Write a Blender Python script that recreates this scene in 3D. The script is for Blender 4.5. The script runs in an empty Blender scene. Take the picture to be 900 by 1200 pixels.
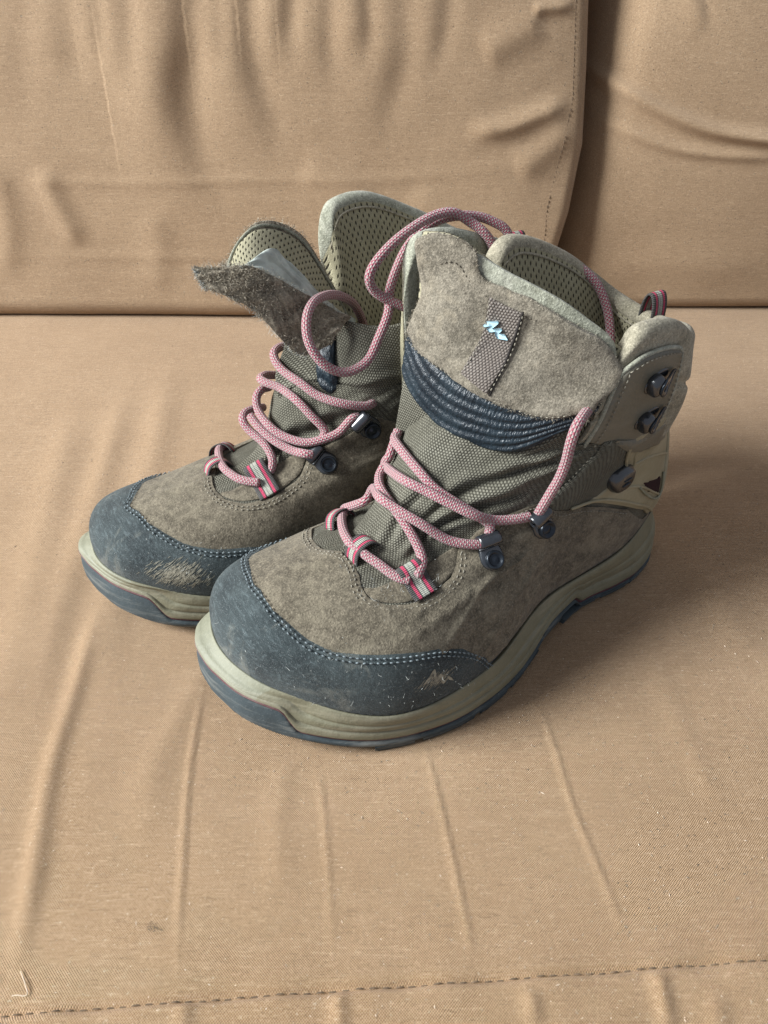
import bpy, bmesh, math, random
import numpy as np
from mathutils import Vector, Matrix
from mathutils.geometry import delaunay_2d_cdt
C = bpy.context.scene
# ---------------------------------------------------------------- camera, light
CAM_H = .315; PITCH = 38.0
cam = bpy.data.cameras.new('camera'); cam.sensor_fit = 'VERTICAL'; cam.sensor_height = 36; cam.sensor_width = 36; cam.lens = 26
cam.clip_start = .01; cam.clip_end = 60
co = bpy.data.objects.new('camera', cam); C.collection.objects.link(co); C.camera = co
co.location = (0, 0, CAM_H); co.rotation_euler = (math.radians(90-PITCH), 0, 0)
cam.dof.use_dof = False
w = bpy.data.worlds.new('World'); C.world = w; w.use_nodes = True
bg = w.node_tree.nodes['Background']; bg.inputs[0].default_value = (.80, .86, 1, 1); bg.inputs[1].default_value = .46
def area(name, loc, target, size, power, col):
    l = bpy.data.lights.new(name, 'AREA'); l.shape = 'RECTANGLE'; l.size, l.size_y = size; l.energy = power; l.color = col
    o = bpy.data.objects.new(name, l); C.collection.objects.link(o); o.location = loc
    o.rotation_euler = (Vector(target)-Vector(loc)).to_track_quat('-Z', 'Y').to_euler(); return o
area('window_light', (-2.70, -.18, 1.80), (0.05, .45, .05), (1.35, 1.2), 305, (.95, .985, 1))
C.view_settings.view_transform = 'Standard'; C.view_settings.look = 'None'; C.view_settings.exposure = 0; C.view_settings.gamma = 1
# ---------------------------------------------------------------- surfaces
def spl(pts, ts, closed=False):
    """Catmull-Rom through pts (n,d) at parameters ts in [0,1]."""
    P = np.asarray(pts, float); n = len(P)
    m = n if closed else n-1
    x = np.asarray(ts, float)*m
    i = np.clip(np.floor(x).astype(int), 0, m-1); f = (x-i)[:, None]
    if closed: g = lambda k: P[(i+k) % n]
    else:
        Q = np.vstack([2*P[0]-P[1], P, 2*P[-1]-P[-2]])
        g = lambda k: Q[np.clip(i+k+1, 0, n+1)]
    a, b, c, d = g(-1), g(0), g(1), g(2)
    return .5*((2*b)+(c-a)*f+(2*a-5*b+4*c-d)*f**2+(3*b-a-3*c+d)*f**3)

def resample(P, n, closed=False):
    P = np.asarray(P, float)
    Q = np.vstack([P, P[:1]]) if closed else P
    s = np.r_[0, np.cumsum(np.linalg.norm(np.diff(Q, axis=0), axis=1))]
    t = np.linspace(0, s[-1], n+1)[:-1] if closed else np.linspace(0, s[-1], n)
    return np.stack([np.interp(t, s, Q[:, k]) for k in range(Q.shape[1])], 1)

def sstep(x, a, b):
    t = np.clip((np.asarray(x, float)-a)/(b-a), 0, 1); return t*t*(3-2*t)

class Surf:
    """A smooth sheet sampled on a grid; at(u, v, h) gives points h metres off it."""
    def __init__(s, G, wrap=False, flip=False, name=''):
        s.G = G; s.wrap = wrap; s.nu, s.nv = G.shape[:2]
        if wrap: du = np.roll(G, -1, 0)-np.roll(G, 1, 0)
        else: du = np.gradient(G, axis=0)
        dv = np.gradient(G, axis=1)
        N = np.cross(du, dv); N /= np.linalg.norm(N, axis=2, keepdims=True)+1e-12
        for _ in range(2):
            if wrap: N = N+np.roll(N, 1, 0)+np.roll(N, -1, 0)
            N[:, 1:-1] = N[:, 1:-1]+N[:, :-2]+N[:, 2:]
            N /= np.linalg.norm(N, axis=2, keepdims=True)+1e-12
        s.N = -N if flip else N
        s.name = name
    def at(s, u, v, h=0):
        u = np.atleast_1d(np.asarray(u, float)); v = np.atleast_1d(np.asarray(v, float))
        if s.wrap: x = (u % 1)*s.nu
        else: x = np.clip(u, 0, 1)*(s.nu-1)
        y = np.clip(v, 0, 1)*(s.nv-1)
        i = np.floor(x).astype(int); j = np.clip(np.floor(y).astype(int), 0, s.nv-2)
        if not s.wrap: i = np.clip(i, 0, s.nu-2)
        fx = (x-i)[:, None]; fy = (y-j)[:, None]
        i = i % s.nu; i2 = (i+1) % s.nu
        def b(A): return (A[i, j]*(1-fx)+A[i2, j]*fx)*(1-fy)+(A[i, j+1]*(1-fx)+A[i2, j+1]*fx)*fy
        p = b(s.G); n = b(s.N); n /= np.linalg.norm(n, axis=1, keepdims=True)+1e-12
        h = np.asarray(h, float)
        return p+n*(h[:, None] if h.ndim else h)
    def nor(s, u, v):
        return (s.at(u, v, 1.0)-s.at(u, v, 0.0))

TN = np.array([0, .04, .18, .4, .6, .8, .95, 1.])
def ring(xb, zb, xf, zf, wl, wm, g=1.0, yf=0., zs=None, nn=260):
    """closed ring; wl/wm half widths at TN[1:-1]; g = sag exponent; zs adds height at TN."""
    t = TN; x = xb+(xf-xb)*t; z = zb+(zf-zb)*t**g
    if zs is not None: z = z+np.array(zs)
    yl = np.r_[0, wl, yf]; ym = np.r_[0, wm, -yf]
    A = np.stack([x, yl, z], 1); B = np.stack([x, -ym, z], 1)
    C = np.vstack([A, B[1:-1][::-1]])
    D = spl(C, np.linspace(0, 1, 700, endpoint=False), closed=True)
    # resample by arc so that u = 0 heel, u = .5 toe
    k = int(np.argmin(np.linalg.norm(D-A[-1], axis=1)))
    h1 = resample(D[:k+1], nn//2+1); h2 = resample(np.vstack([D[k:], D[:1]]), nn//2+1)
    return np.vstack([h1[:-1], h2[:-1]])

def shell(rings, nv=170):
    R = np.stack([ring(**r) for r in rings])        # k, nn, 3
    k = len(R); ts = np.linspace(0, 1, nv)
    out = spl(R.reshape(k, -1), ts).reshape(nv, -1, 3).transpose(1, 0, 2)
    # light smoothing along v
    return Surf(out, wrap=True, flip=True)

# ring tables: + side faces the viewer.  inner nodes of TN: .04 .18 .4 .6 .8 .95
R_NEAR = [
 dict(xb=.010, zb=.040, xf=.281, zf=.0375, wl=[.018,.032,.036,.055,.053,.020], wm=[.018,.031,.030,.038,.050,.047], yf=-.016, zs=[0,0,-.006,-.010,-.013,-.014,-.004,0]),
 dict(xb=.005, zb=.052, xf=.281, zf=.049, wl=[.020,.033,.037,.055,.053,.021], wm=[.020,.033,.032,.042,.053,.049], yf=-.014, zs=[0,0,-.006,-.010,-.011,-.009,-.002,0]),
 dict(xb=.003, zb=.066, xf=.275, zf=.060, wl=[.018,.033,.036,.050,.048,.018], wm=[.018,.033,.033,.040,.048,.041], yf=-.014, zs=[0,0,-.004,-.007,-.005,-.002,0,0]),
 dict(xb=.004, zb=.080, xf=.257, zf=.0695, wl=[.015,.031,.036,.041,.034,.010], wm=[.015,.031,.034,.037,.036,.023], yf=-.012, zs=[0,0,-.002,-.003,-.001,0,0,0]),
 dict(xb=.008, zb=.092, xf=.231, zf=.076, wl=[.014,.029,.034,.037,.027,.010], wm=[.014,.029,.034,.035,.028,.013], yf=-.006),
 dict(xb=.012, zb=.102, xf=.207, zf=.083, wl=[.013,.028,.034,.035,.026,.011], wm=[.013,.028,.034,.037,.034,.019], yf=-.004),
 dict(xb=.013, zb=.110, xf=.188, zf=.097, wl=[.012,.028,.035,.035,.026,.010], wm=[.012,.028,.035,.038,.038,.026], yf=-.006),
 dict(xb=.013, zb=.116, xf=.172, zf=.115, wl=[.012,.028,.037,.036,.026,.006], wm=[.012,.028,.036,.039,.042,.034], g=1.2, yf=-.010),
 dict(xb=.012, zb=.122, xf=.160, zf=.130, wl=[.012,.028,.039,.038,.026,.002], wm=[.012,.029,.037,.039,.043,.038], g=1.3, yf=-.014),
]
R_FAR = [
 dict(xb=.010, zb=.040, xf=.283, zf=.0375, wl=[.018,.030,.031,.038,.036,.012], wm=[.018,.031,.034,.045,.052,.050], yf=-.018, zs=[0,0,-.006,-.010,-.013,-.014,-.004,0]),
 dict(xb=.005, zb=.052, xf=.283, zf=.049, wl=[.020,.033,.033,.040,.038,.013], wm=[.020,.033,.036,.047,.055,.053], yf=-.018, zs=[0,0,-.006,-.010,-.011,-.009,-.002,0]),
 dict(xb=.003, zb=.066, xf=.274, zf=.057, wl=[.018,.033,.033,.038,.034,.010], wm=[.018,.033,.035,.043,.047,.040], yf=-.018, zs=[0,0,-.004,-.007,-.005,-.002,0,0]),
 dict(xb=.004, zb=.080, xf=.255, zf=.065, wl=[.015,.031,.035,.036,.028,.006], wm=[.015,.031,.034,.037,.034,.021], yf=-.015, zs=[0,0,-.002,-.003,-.001,0,0,0]),
 dict(xb=.008, zb=.092, xf=.226, zf=.071, wl=[.014,.029,.034,.036,.025,.007], wm=[.014,.029,.034,.033,.024,.010], yf=-.009),
 dict(xb=.012, zb=.102, xf=.202, zf=.076, wl=[.013,.028,.034,.036,.026,.009], wm=[.013,.028,.034,.032,.021,.009], yf=-.006),
 dict(xb=.013, zb=.110, xf=.183, zf=.087, wl=[.012,.028,.035,.036,.027,.010], wm=[.012,.028,.035,.034,.031,.020], yf=-.005),
 dict(xb=.013, zb=.116, xf=.172, zf=.109, wl=[.012,.028,.037,.037,.028,.010], wm=[.012,.028,.036,.035,.034,.024], g=1.1, yf=-.003),
 dict(xb=.012, zb=.122, xf=.160, zf=.124, wl=[.012,.028,.039,.039,.028,.010], wm=[.012,.029,.037,.035,.035,.026], g=1.1, yf=-.002),
]
# collar columns, from the viewer's side round the heel: bottom xyz, top xyz
COL_NEAR = [((.112,.033,.122),(.106,.043,.174)), ((.098,.034,.118),(.097,.046,.179)), ((.080,.036,.113),(.080,.045,.179)),
 ((.058,.033,.108),(.063,.042,.174)), ((.034,.028,.104),(.045,.036,.164)), ((.022,.016,.102),(.033,.024,.162)),
 ((.015,.000,.102),(.027,.000,.158)), ((.020,-.020,.102),(.029,-.024,.161)), ((.036,-.032,.105),(.042,-.038,.171)),
 ((.062,-.037,.110),(.064,-.045,.184)), ((.086,-.037,.115),(.094,-.046,.196)), ((.108,-.036,.120),(.118,-.043,.197))]
COL_FAR = [((.116,.037,.118),(.120,.042,.190)), ((.100,.038,.116),(.110,.042,.198)), ((.082,.039,.112),(.092,.042,.199)),
 ((.060,.038,.108),(.066,.041,.191)), ((.036,.032,.104),(.038,.036,.180)), ((.018,.020,.102),(.018,.024,.168)),
 ((.013,.000,.102),(.010,.000,.163)), ((.018,-.020,.102),(.014,-.026,.163)), ((.036,-.032,.105),(.030,-.042,.170)),
 ((.060,-.036,.110),(.056,-.049,.183)), ((.082,-.037,.114),(.088,-.052,.196)), ((.100,-.036,.116),(.112,-.050,.195)), ((.112,-.034,.116),(.124,-.046,.186))]
TONGUE_NEAR = [[[.1772,-.032,.0859],[.1651,-.014,.0842],[.1539,.004,.083],[.137,.018,.0866],[.1235,.030,.0979]],
 [[.1674,-.038,.1147],[.1601,-.02,.1167],[.1528,.002,.1187],[.1376,.022,.1197],[.1163,.036,.1365]],
 [[.1616,-.038,.1506],[.1595,-.02,.1528],[.1504,.002,.1483],[.135,.023,.1413],[.113,.040,.1447]],
 [[.1574,-.038,.1871],[.1510,-.02,.1854],[.1380,.002,.1743],[.1223,.024,.165],[.1036,.043,.158]],
 [[.1566,-.038,.2175],[.1492,-.02,.2184],[.1353,.002,.2049],[.1196,.024,.1934],[.0961,.043,.1745]]]
LINING_FAR = [[[.1229,-.008,.1280],[.1412,-.008,.1490],[.1556,-.008,.1645],[.1717,-.008,.1745],[.1832,-.008,.1768]],
 [[.1180,-.020,.1250],[.1325,-.022,.1540],[.1480,-.024,.1755],[.1680,-.026,.1850],[.1845,-.024,.1790]],
 [[.1046,-.030,.1266],[.1206,-.035,.1622],[.1351,-.040,.1881],[.1594,-.040,.1973],[.1819,-.035,.1809]]]
FLAP_FAR = [[[.2038,-.005,.1868],[.1828,.005,.1696],[.1659,.010,.1492],[.1599,.015,.1302],[.134,.020,.1252]],
 [[.2060,-.0085,.1885],[.1850,.0045,.1815],[.1665,.0095,.165],[.1545,.0145,.148],[.132,.020,.138]],
 [[.2057,-.012,.1898],[.1826,0,.1905],[.1633,.005,.1786],[.145,.010,.1653],[.1252,.015,.1485]]]

def sheet(ctrl, nu=120, nv=120, flip=False):
    """ctrl rows (v) of points (u)."""
    K = np.array(ctrl, float)
    A = np.stack([spl(r, np.linspace(0, 1, nu)) for r in K])           # rows, nu, 3
    B = spl(A.reshape(len(K), -1), np.linspace(0, 1, nv)).reshape(nv, nu, 3)
    return Surf(B.transpose(1, 0, 2), flip=flip)

def collar_sheet(cols, nu=150, nv=60, rad=.017):
    K = np.array(cols, float); b = spl(K[:, 0], np.linspace(0, 1, 600)); t = spl(K[:, 1], np.linspace(0, 1, 600))
    s = np.r_[0, np.cumsum(np.linalg.norm(np.diff(t, axis=0), axis=1))]
    q = np.linspace(0, s[-1], nu); i = lambda A: np.stack([np.interp(q, s, A[:, k]) for k in range(3)], 1)
    b, t = i(b), i(t)
    d = np.minimum(q, s[-1]-q); e = np.clip(1-d/rad, 0, 1); drop = rad*(1-np.sqrt(1-e**2))
    L = np.linalg.norm(t-b, axis=1); v = np.linspace(0, 1, nv)
    out = b[:, None]+(t-b)[:, None]*(v[None, :, None]*(1-drop/L)[:, None, None])
    out += 0
    S = Surf(out); S.len = s[-1]
    # padding bulges outwards a little
    bul = .0025*np.sin(np.pi*np.clip(v*1.0, 0, 1))[None, :, None]
    S2 = Surf(out+S.N*bul); S2.len = s[-1]
    return S2
def make_surfs():
    return dict(near=dict(shell=shell(R_NEAR), collar=collar_sheet(COL_NEAR), tongue=sheet(TONGUE_NEAR)),
                far=dict(shell=shell(R_FAR), collar=collar_sheet(COL_FAR), lining=sheet(LINING_FAR, flip=True), flap=sheet(FLAP_FAR)))
# outlines and runs measured on the boot surfaces (u round, v up)
D = {
 'n_rand': [(0.5328,0.3228),(0.4983,0.3596),(0.4631,0.3194),(0.4317,0.2716),(0.4123,0.2543),(0.3928,0.2479),(0.366,0.2454),(0.3352,0.2322),(0.31,0.194),(0.2894,0.1334),(0.269,0.0161),(0.2604,0)],
 'n_vamp': [(0.614,0.3369),(0.6103,0.3135),(0.565,0.3973),(0.5347,0.4611),(0.5013,0.5588),(0.4804,0.5493),(0.453,0.4892),(0.4351,0.4439),(0.4136,0.3978),(0.3932,0.372),(0.3722,0.3644),(0.355,0.3815),(0.3483,0.4251),(0.3609,0.4932),(0.3782,0.5703),(0.3765,0.6571),(0.3521,0.7023),(0.315,0.7187),(0.2433,0.5555),(0.1617,0.4043),(0.1154,0.3002),(0.0683,0.1011)],
 'n_stay': [(0.4295,0.4364),(0.419,0.4341),(0.4096,0.4587),(0.3968,0.5072),(0.3862,0.5876),(0.363,0.5056),(0.3513,0.4367),(0.3575,0.3938),(0.3743,0.375),(0.395,0.38),(0.4129,0.4005)],
 'n_midpanel': [(0.3001,0.7007),(0.286,0.7816),(0.2711,0.9149),(0.2695,1),(0.2273,0.9548),(0.167,0.6604),(0.1731,0.5292),(0.1981,0.505),(0.2423,0.5638)],
 'n_cage': [(0.2492,0.5921),(0.201,0.5215),(0.1804,0.5421),(0.1645,0.5673),(0.1641,0.6535),(0.2,0.8555)],
 'n_cage_low': [(0.245,0.5706),(0.1631,0.4146),(0.1196,0.3169),(0.0687,0.1009)],
 'n_window': [(0.1081,0.4043),(0.0487,0.2456),(0.0485,0.171),(0.0865,0.3092)],
 'n_inset': [(0.1997,0.8912),(0.0551,0.477),(0.0635,0.4378),(0.1282,0.5677)],
 'n_plate': [(0.0454,0.3552),(0.0395,0.952),(0.0565,0.9717),(0.1828,0.9622),(0.2083,0.926),(0.2191,0.7657),(0.2243,0.5156),(0.2143,0.3944),(0.1627,0.3083),(0.1049,0.2966)],
 'n_mesh_tongue': [(0,0.5685),(0.0155,0.2662),(0.0232,0.1742),(0,0.0834),(0.2126,0.041),(0.4419,0.04),(0.7052,0.0544),(0.9301,0.0607),(0.997,0.2022),(0.9859,0.5027),(0.6642,0.5435),(0.319,0.5467)],
 'n_navy': [(0,0.5976),(0,0.5418),(0,0.4665),(0.1147,0.4087),(0.2428,0.3593),(0.3636,0.3187),(0.5396,0.2974),(0.6868,0.3032),(0.7868,0.3152),(0.8947,0.3314),(0.9727,0.5224),(0.8386,0.5571),(0.661,0.5499),(0.416,0.5427),(0.1383,0.5818)],
 'n_flap': [(0.0338,0.9541),(0.2306,0.9787),(0.356,0.9775),(0.3912,0.9197),(0.5768,0.9488),(0.7652,0.947),(0.8862,0.9493),(0.9748,0.878),(0.9853,0.8443),(0.9844,0.7353),(0.9785,0.645),(1,0.4807),(0.9708,0.5539),(0.8622,0.5253),(0.7372,0.5319),(0.5504,0.5233),(0.367,0.5389),(0.1727,0.5659),(0.01,0.6125),(0.0194,0.6504),(0.0909,0.7611),(0.0538,0.8661)],
 'n_backing': [(0.2799,0.9485),(0.3688,0.9433),(0.4152,0.9595),(0.6479,0.9913),(0.8202,0.9866),(0.9129,0.9627),(0.8907,0.8401),(0.5307,0.8344),(0.2922,0.8562)],
 'n_tab': [(0.4383,0.8812),(0.5775,0.8962),(0.5621,0.73),(0.5576,0.5447),(0.4233,0.5703),(0.435,0.7321)],
 'n_tabslit': [(0.5833,0.9051),(0.5706,0.8288),(0.561,0.7451),(0.5632,0.6913),(0.5695,0.5368)],
 'n_navyrib1': [(0,0.5216),(0.233,0.4504),(0.4526,0.4254),(0.6594,0.4483),(0.8324,0.4834),(0.9735,0.5384)],
 'n_navyrib2': [(0,0.4821),(0.2034,0.4138),(0.4613,0.3719),(0.672,0.3825),(0.8461,0.4239),(0.9574,0.5088)],
 'n_navyrib3': [(0.0092,0.4472),(0.1847,0.3856),(0.4148,0.3468),(0.6385,0.3414),(0.8055,0.3567),(0.938,0.4599)],
 'n_flapstitch': [(0.03,0.6038),(0.2019,0.5677),(0.371,0.5506),(0.5466,0.5404),(0.7285,0.5502),(0.8509,0.5524),(0.9502,0.5944)],
 'n_flapside': [(0.0413,0.8647),(0.1656,0.8692),(0.285,0.9093),(0.3824,0.8743),(0.5945,0.8901),(0.7348,0.9072),(0.8439,0.885),(0.9054,0.8265),(0.9196,0.7531),(0.9146,0.6473),(0.9426,0.581)],
 'f_rand': [(0.5421,0.2847),(0.4911,0.3509),(0.4545,0.3098),(0.4202,0.2593),(0.391,0.2321),(0.3613,0.2245),(0.3281,0.1966),(0.2971,0.1702),(0.263,0.1263),(0.2296,0)],
 'f_vamp': [(0.5702,0.4396),(0.4994,0.5517),(0.467,0.4975),(0.4354,0.4492),(0.4014,0.4166),(0.3789,0.4321),(0.3825,0.5242),(0.4109,0.6665),(0.4228,0.7338),(0.3859,0.7791),(0.3454,0.8398)],
 'f_stay': [(0.4582,0.4888),(0.4513,0.5137),(0.4586,0.6412),(0.4326,0.7395),(0.4136,0.6679),(0.3921,0.547),(0.3864,0.4536),(0.4083,0.4353),(0.4364,0.458)],
 'n_plate_low': [(0.2532,0.9885),(0.2308,0.9796),(0.174,0.9183),(0.0985,0.8897),(0.0265,0.6158),(0.0177,0.4925),(0.0422,0.3815),(0.1018,0.5528),(0.1296,0.5652),(0.1609,0.7162),(0.2103,0.8987)],
 'n_hook1': [(0.318,0.4613)],
 'n_hook2': [(0.2766,0.5436)],
 'n_hook1top': [(0.3563,0.5975)],
 'n_hook2top': [(0.3206,0.7012)],
 'n_stud': [(0.1667,0.593)],
 'n_studtop': [(0.2045,0.707)],
 'n_cr1': [(0.1146,0.6595)],
 'n_cr1t': [(0.1623,0.7618)],
 'n_cr2': [(0.1305,0.3378)],
 'n_cr2t': [(0.172,0.4379)],
 'n_loop1': [(0.6115,0.3787),(0.6294,0.3905)],
 'n_loop2': [(0.5025,0.597),(0.4678,0.5699)],
 'n_loop3': [(0.365,0.3902),(0.4112,0.5028)],
 'n_logo': [(0.3425,0.1287),(0.3381,0.1558),(0.3353,0.1742),(0.3324,0.1342),(0.3296,0.1506),(0.325,0.1124),(0.322,0.1267),(0.3162,0.1022)],
 'n_navypuff': [(0.4732,0.5981)],
 'f_hook1': [(0.3756,0.6388)],
 'f_hook2': [(0.3493,0.8064)],
 'f_hook1top': [(0.4168,0.7282)],
 'f_hook2top': [(0.3723,0.8514)],
 'f_loop1': [(0.6139,0.3844),(0.6293,0.3963)],
 'f_loop2': [(0.5702,0.4396),(0.494,0.5894)],
 'f_loop3': [(0.3933,0.4627),(0.4728,0.6475)],
 'f_worn': [(0.4262,0.0889),(0.4204,0.1537),(0.4002,0.2167),(0.3984,0.1637),(0.4105,0.0866),(0.4232,0.046)],
 'nl_under': [(0.5845,0.4428),(0.5325,0.5471),(0.5012,0.5877),(0.4872,0.5816)],
 'nl_a0': [(0.4657,0.5588),(0.4452,0.5262),(0.4227,0.4849),(0.4049,0.4559),(0.3911,0.44)],
 'nl_c0': [(0.3871,0.4495),(0.4022,0.5185),(0.4339,0.6182),(0.4646,0.6977),(0.4871,0.7345),(0.5212,0.7455),(0.5462,0.7456),(0.55,0.7751)],
 'nl_a': [(0.6115,0.4024),(0.5423,0.6627),(0.569,0.6614),(0.5059,0.7345),(0.4791,0.7321),(0.4473,0.7026),(0.4113,0.6469),(0.3762,0.5949),(0.3523,0.5642)],
 'nl_b': [(0.5615,0.8757),(0.5577,0.858),(0.5538,0.8343),(0.55,0.8107),(0.5605,0.7663),(0.4967,0.8105),(0.4624,0.8025),(0.4309,0.7764),(0.3978,0.7378),(0.3697,0.7062),(0.3393,0.6846),(0.3211,0.6772)],
 'nl_c': [(0.5577,0.8639),(0.5512,0.8562),(0.5202,0.8616),(0.4811,0.8448),(0.4541,0.8101),(0.4116,0.7607),(0.3906,0.7296),(0.3724,0.6897),(0.3623,0.6364)],
 'nl_d': [(0.3107,0.6901),(0.3142,0.7732),(0.3149,0.8433),(0.3171,0.9285)],
 'fl_top': [(0.364,0.9124),(0.3819,0.9069),(0.4071,0.9161),(0.4454,0.941),(0.4814,0.9844)],
 'fl_b': [(0.4158,0.8001),(0.418,0.8307),(0.44,0.8638),(0.4731,0.915),(0.5013,0.9304)],
 'fl_c': [(0.3826,0.8515),(0.3944,0.8126),(0.4121,0.7909),(0.436,0.7793),(0.4679,0.796),(0.4942,0.8143),(0.5307,0.8122)],
 'fl_d': [(0.4164,0.7241),(0.4342,0.7313),(0.4522,0.7482),(0.4803,0.7781),(0.5306,0.7626)],
 'fl_e': [(0.4425,0.6202),(0.4622,0.7029),(0.4897,0.7524),(0.5192,0.7515)],
 'fl_under': [(0.6178,0.3786),(0.5957,0.4109),(0.5569,0.4786),(0.4975,0.5923),(0.48,0.5789),(0.4583,0.552),(0.4374,0.5303),(0.424,0.5199)],
 'n_logo_poly': [(0.43,0.772),(0.4425,0.7966),(0.4891,0.8237),(0.4914,0.8166),(0.4681,0.7807),(0.5076,0.8029),(0.5109,0.7983),(0.4987,0.7784),(0.525,0.7884),(0.5424,0.7745),(0.497,0.757),(0.4835,0.7721),(0.4862,0.7803),(0.4617,0.7637),(0.4486,0.769),(0.4626,0.7904),(0.4367,0.7692)],
 'n_fold1': [(0.4572,0.7051),(0.4343,0.7929),(0.3847,0.8591),(0.3382,0.9058),(0.2898,0.9739)],
 'n_fold2': [(0.4292,0.5698),(0.4385,0.6747),(0.4128,0.7366),(0.3829,0.764),(0.3447,0.7853)],
 'n_fold3': [(0.47,0.6157),(0.4816,0.7278),(0.469,0.8088)],
 'f_fold1': [(0.447,0.5732),(0.4679,0.7561),(0.4285,0.8154),(0.3815,0.8706)],
}
FREE_FAR = dict(
 top= [[0.1314, 0.0260, 0.1082], [0.1310, 0.0300, 0.1138], [0.1376, 0.0320, 0.1151], [0.1495, 0.0280, 0.1184], [0.1580, 0.0180, 0.1208], [0.1633, 0.0080, 0.1255], [0.1669, -0.0040, 0.1279], [0.1679, -0.0120, 0.1309], [0.1659, -0.0180, 0.1335], [0.1583, -0.0240, 0.1328], [0.1502, -0.0280, 0.1292]] ,
 b= [[0.1615, 0.0260, 0.0982], [0.1586, 0.0240, 0.1027], [0.1628, 0.0180, 0.1097], [0.1666, 0.0080, 0.1160], [0.1695, -0.0060, 0.1178], [0.1740, -0.0140, 0.1186], [0.1749, -0.0200, 0.1188], [0.1705, -0.0240, 0.1180], [0.1630, -0.0270, 0.1147]] ,
 c= [[0.1414, 0.0320, 0.1100], [0.1463, 0.0320, 0.1094], [0.1529, 0.0300, 0.1024], [0.1609, 0.0270, 0.0991], [0.1695, 0.0210, 0.0966], [0.1770, 0.0110, 0.0976], [0.1813, 0.0010, 0.1009], [0.1817, -0.0110, 0.1039], [0.1795, -0.0180, 0.1087], [0.1743, -0.0220, 0.1108], [0.1678, -0.0260, 0.1087]] ,
 d= [[0.1697, 0.0300, 0.0938], [0.1733, 0.0280, 0.0945], [0.1771, 0.0190, 0.0931], [0.1825, 0.0080, 0.0956], [0.1858, -0.0030, 0.0992], [0.1867, -0.0120, 0.1022]] ,
 e= [[0.1890, 0.0140, 0.0797], [0.1866, 0.0130, 0.0834], [0.1854, 0.0100, 0.0870], [0.1859, 0.0020, 0.0913], [0.1894, -0.0090, 0.0951], [0.1904, -0.0150, 0.0991], [0.1865, -0.0200, 0.1004], [0.1780, -0.0240, 0.0986], [0.1722, -0.0280, 0.0955]] )
GUSSET = [
  [[0.1716, -0.0020, 0.1046], [0.1558, 0.0080, 0.1123], [0.1463, 0.0140, 0.1102], [0.1357, 0.0220, 0.1065], [0.1238, 0.0300, 0.1046], [0.1070, 0.0360, 0.0990]] ,
  [[0.1682, -0.0120, 0.1227], [0.1504, 0.0040, 0.1305], [0.1438, 0.0140, 0.1304], [0.1347, 0.0260, 0.1321], [0.1236, 0.0340, 0.1326], [0.1070, 0.0380, 0.1283]] ,
  [[0.1613, -0.0120, 0.1404], [0.1431, -0.0020, 0.1463], [0.1356, 0.0060, 0.1538], [0.1281, 0.0200, 0.1549], [0.1196, 0.0300, 0.1561], [0.1056, 0.0360, 0.1579]] ,
]
TORN = [
  [[0.1808, -0.0060, 0.1837], [0.1654, -0.0060, 0.1755], [0.1503, -0.0040, 0.1630], [0.1350, 0.0000, 0.1515], [0.1215, 0.0040, 0.1384]] ,
  [[0.1820, -0.0080, 0.1859], [0.1661, -0.0100, 0.1832], [0.1514, -0.0100, 0.1737], [0.1381, -0.0080, 0.1600], [0.1218, 0.0000, 0.1445]] ,
  [[0.1804, -0.0100, 0.1875], [0.1633, -0.0140, 0.1918], [0.1537, -0.0140, 0.1818], [0.1408, -0.0120, 0.1649], [0.1221, -0.0040, 0.1471]] ,
]
RUN = dict(
 e1= [[0.0785, -0.0600, 0.1756], [0.0813, -0.0600, 0.1874], [0.0833, -0.0630, 0.1952], [0.0881, -0.0660, 0.1991], [0.0976, -0.0700, 0.2030], [0.1130, -0.0720, 0.2048], [0.1262, -0.0730, 0.2021], [0.1399, -0.0720, 0.1933], [0.1514, -0.0680, 0.1779], [0.1554, -0.0640, 0.1664], [0.1628, -0.0610, 0.1560], [0.1707, -0.0600, 0.1453], [0.1827, -0.0610, 0.1419], [0.1930, -0.0640, 0.1476], [0.1977, -0.0700, 0.1578], [0.1948, -0.0770, 0.1674], [0.1856, -0.0850, 0.1719], [0.1695, -0.0950, 0.1683], [0.1533, -0.1050, 0.1573], [0.1435, -0.1120, 0.1437], [0.1362, -0.1180, 0.1271]] ,
 e2= [[0.0979, -0.0540, 0.1811], [0.0983, -0.0550, 0.1917], [0.1022, -0.0580, 0.1987], [0.1073, -0.0630, 0.2033], [0.1166, -0.0660, 0.2088], [0.1289, -0.0680, 0.2078], [0.1462, -0.0680, 0.2013], [0.1583, -0.0680, 0.1932], [0.1637, -0.0680, 0.1859], [0.1619, -0.0680, 0.1787], [0.1562, -0.0660, 0.1734], [0.1489, -0.0630, 0.1693], [0.1415, -0.0600, 0.1652], [0.1346, -0.0560, 0.1609]] ,
 f= [[0.0541, -0.0600, 0.1672], [0.0554, -0.0560, 0.1753], [0.0562, -0.0500, 0.1800], [0.0559, -0.0420, 0.1809], [0.0539, -0.0360, 0.1787], [0.0498, -0.0310, 0.1744], [0.0463, -0.0270, 0.1690], [0.0431, -0.0220, 0.1588], [0.0437, -0.0160, 0.1476], [0.0461, -0.0100, 0.1332]] ,
 d= [[0.1337, 0.0370, 0.0935], [0.1339, 0.0400, 0.1013], [0.1320, 0.0420, 0.1103], [0.1302, 0.0440, 0.1192], [0.1294, 0.0455, 0.1292], [0.1302, 0.0470, 0.1411], [0.1272, 0.0460, 0.1478], [0.1171, 0.0410, 0.1491], [0.1026, 0.0330, 0.1479]] )
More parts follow.
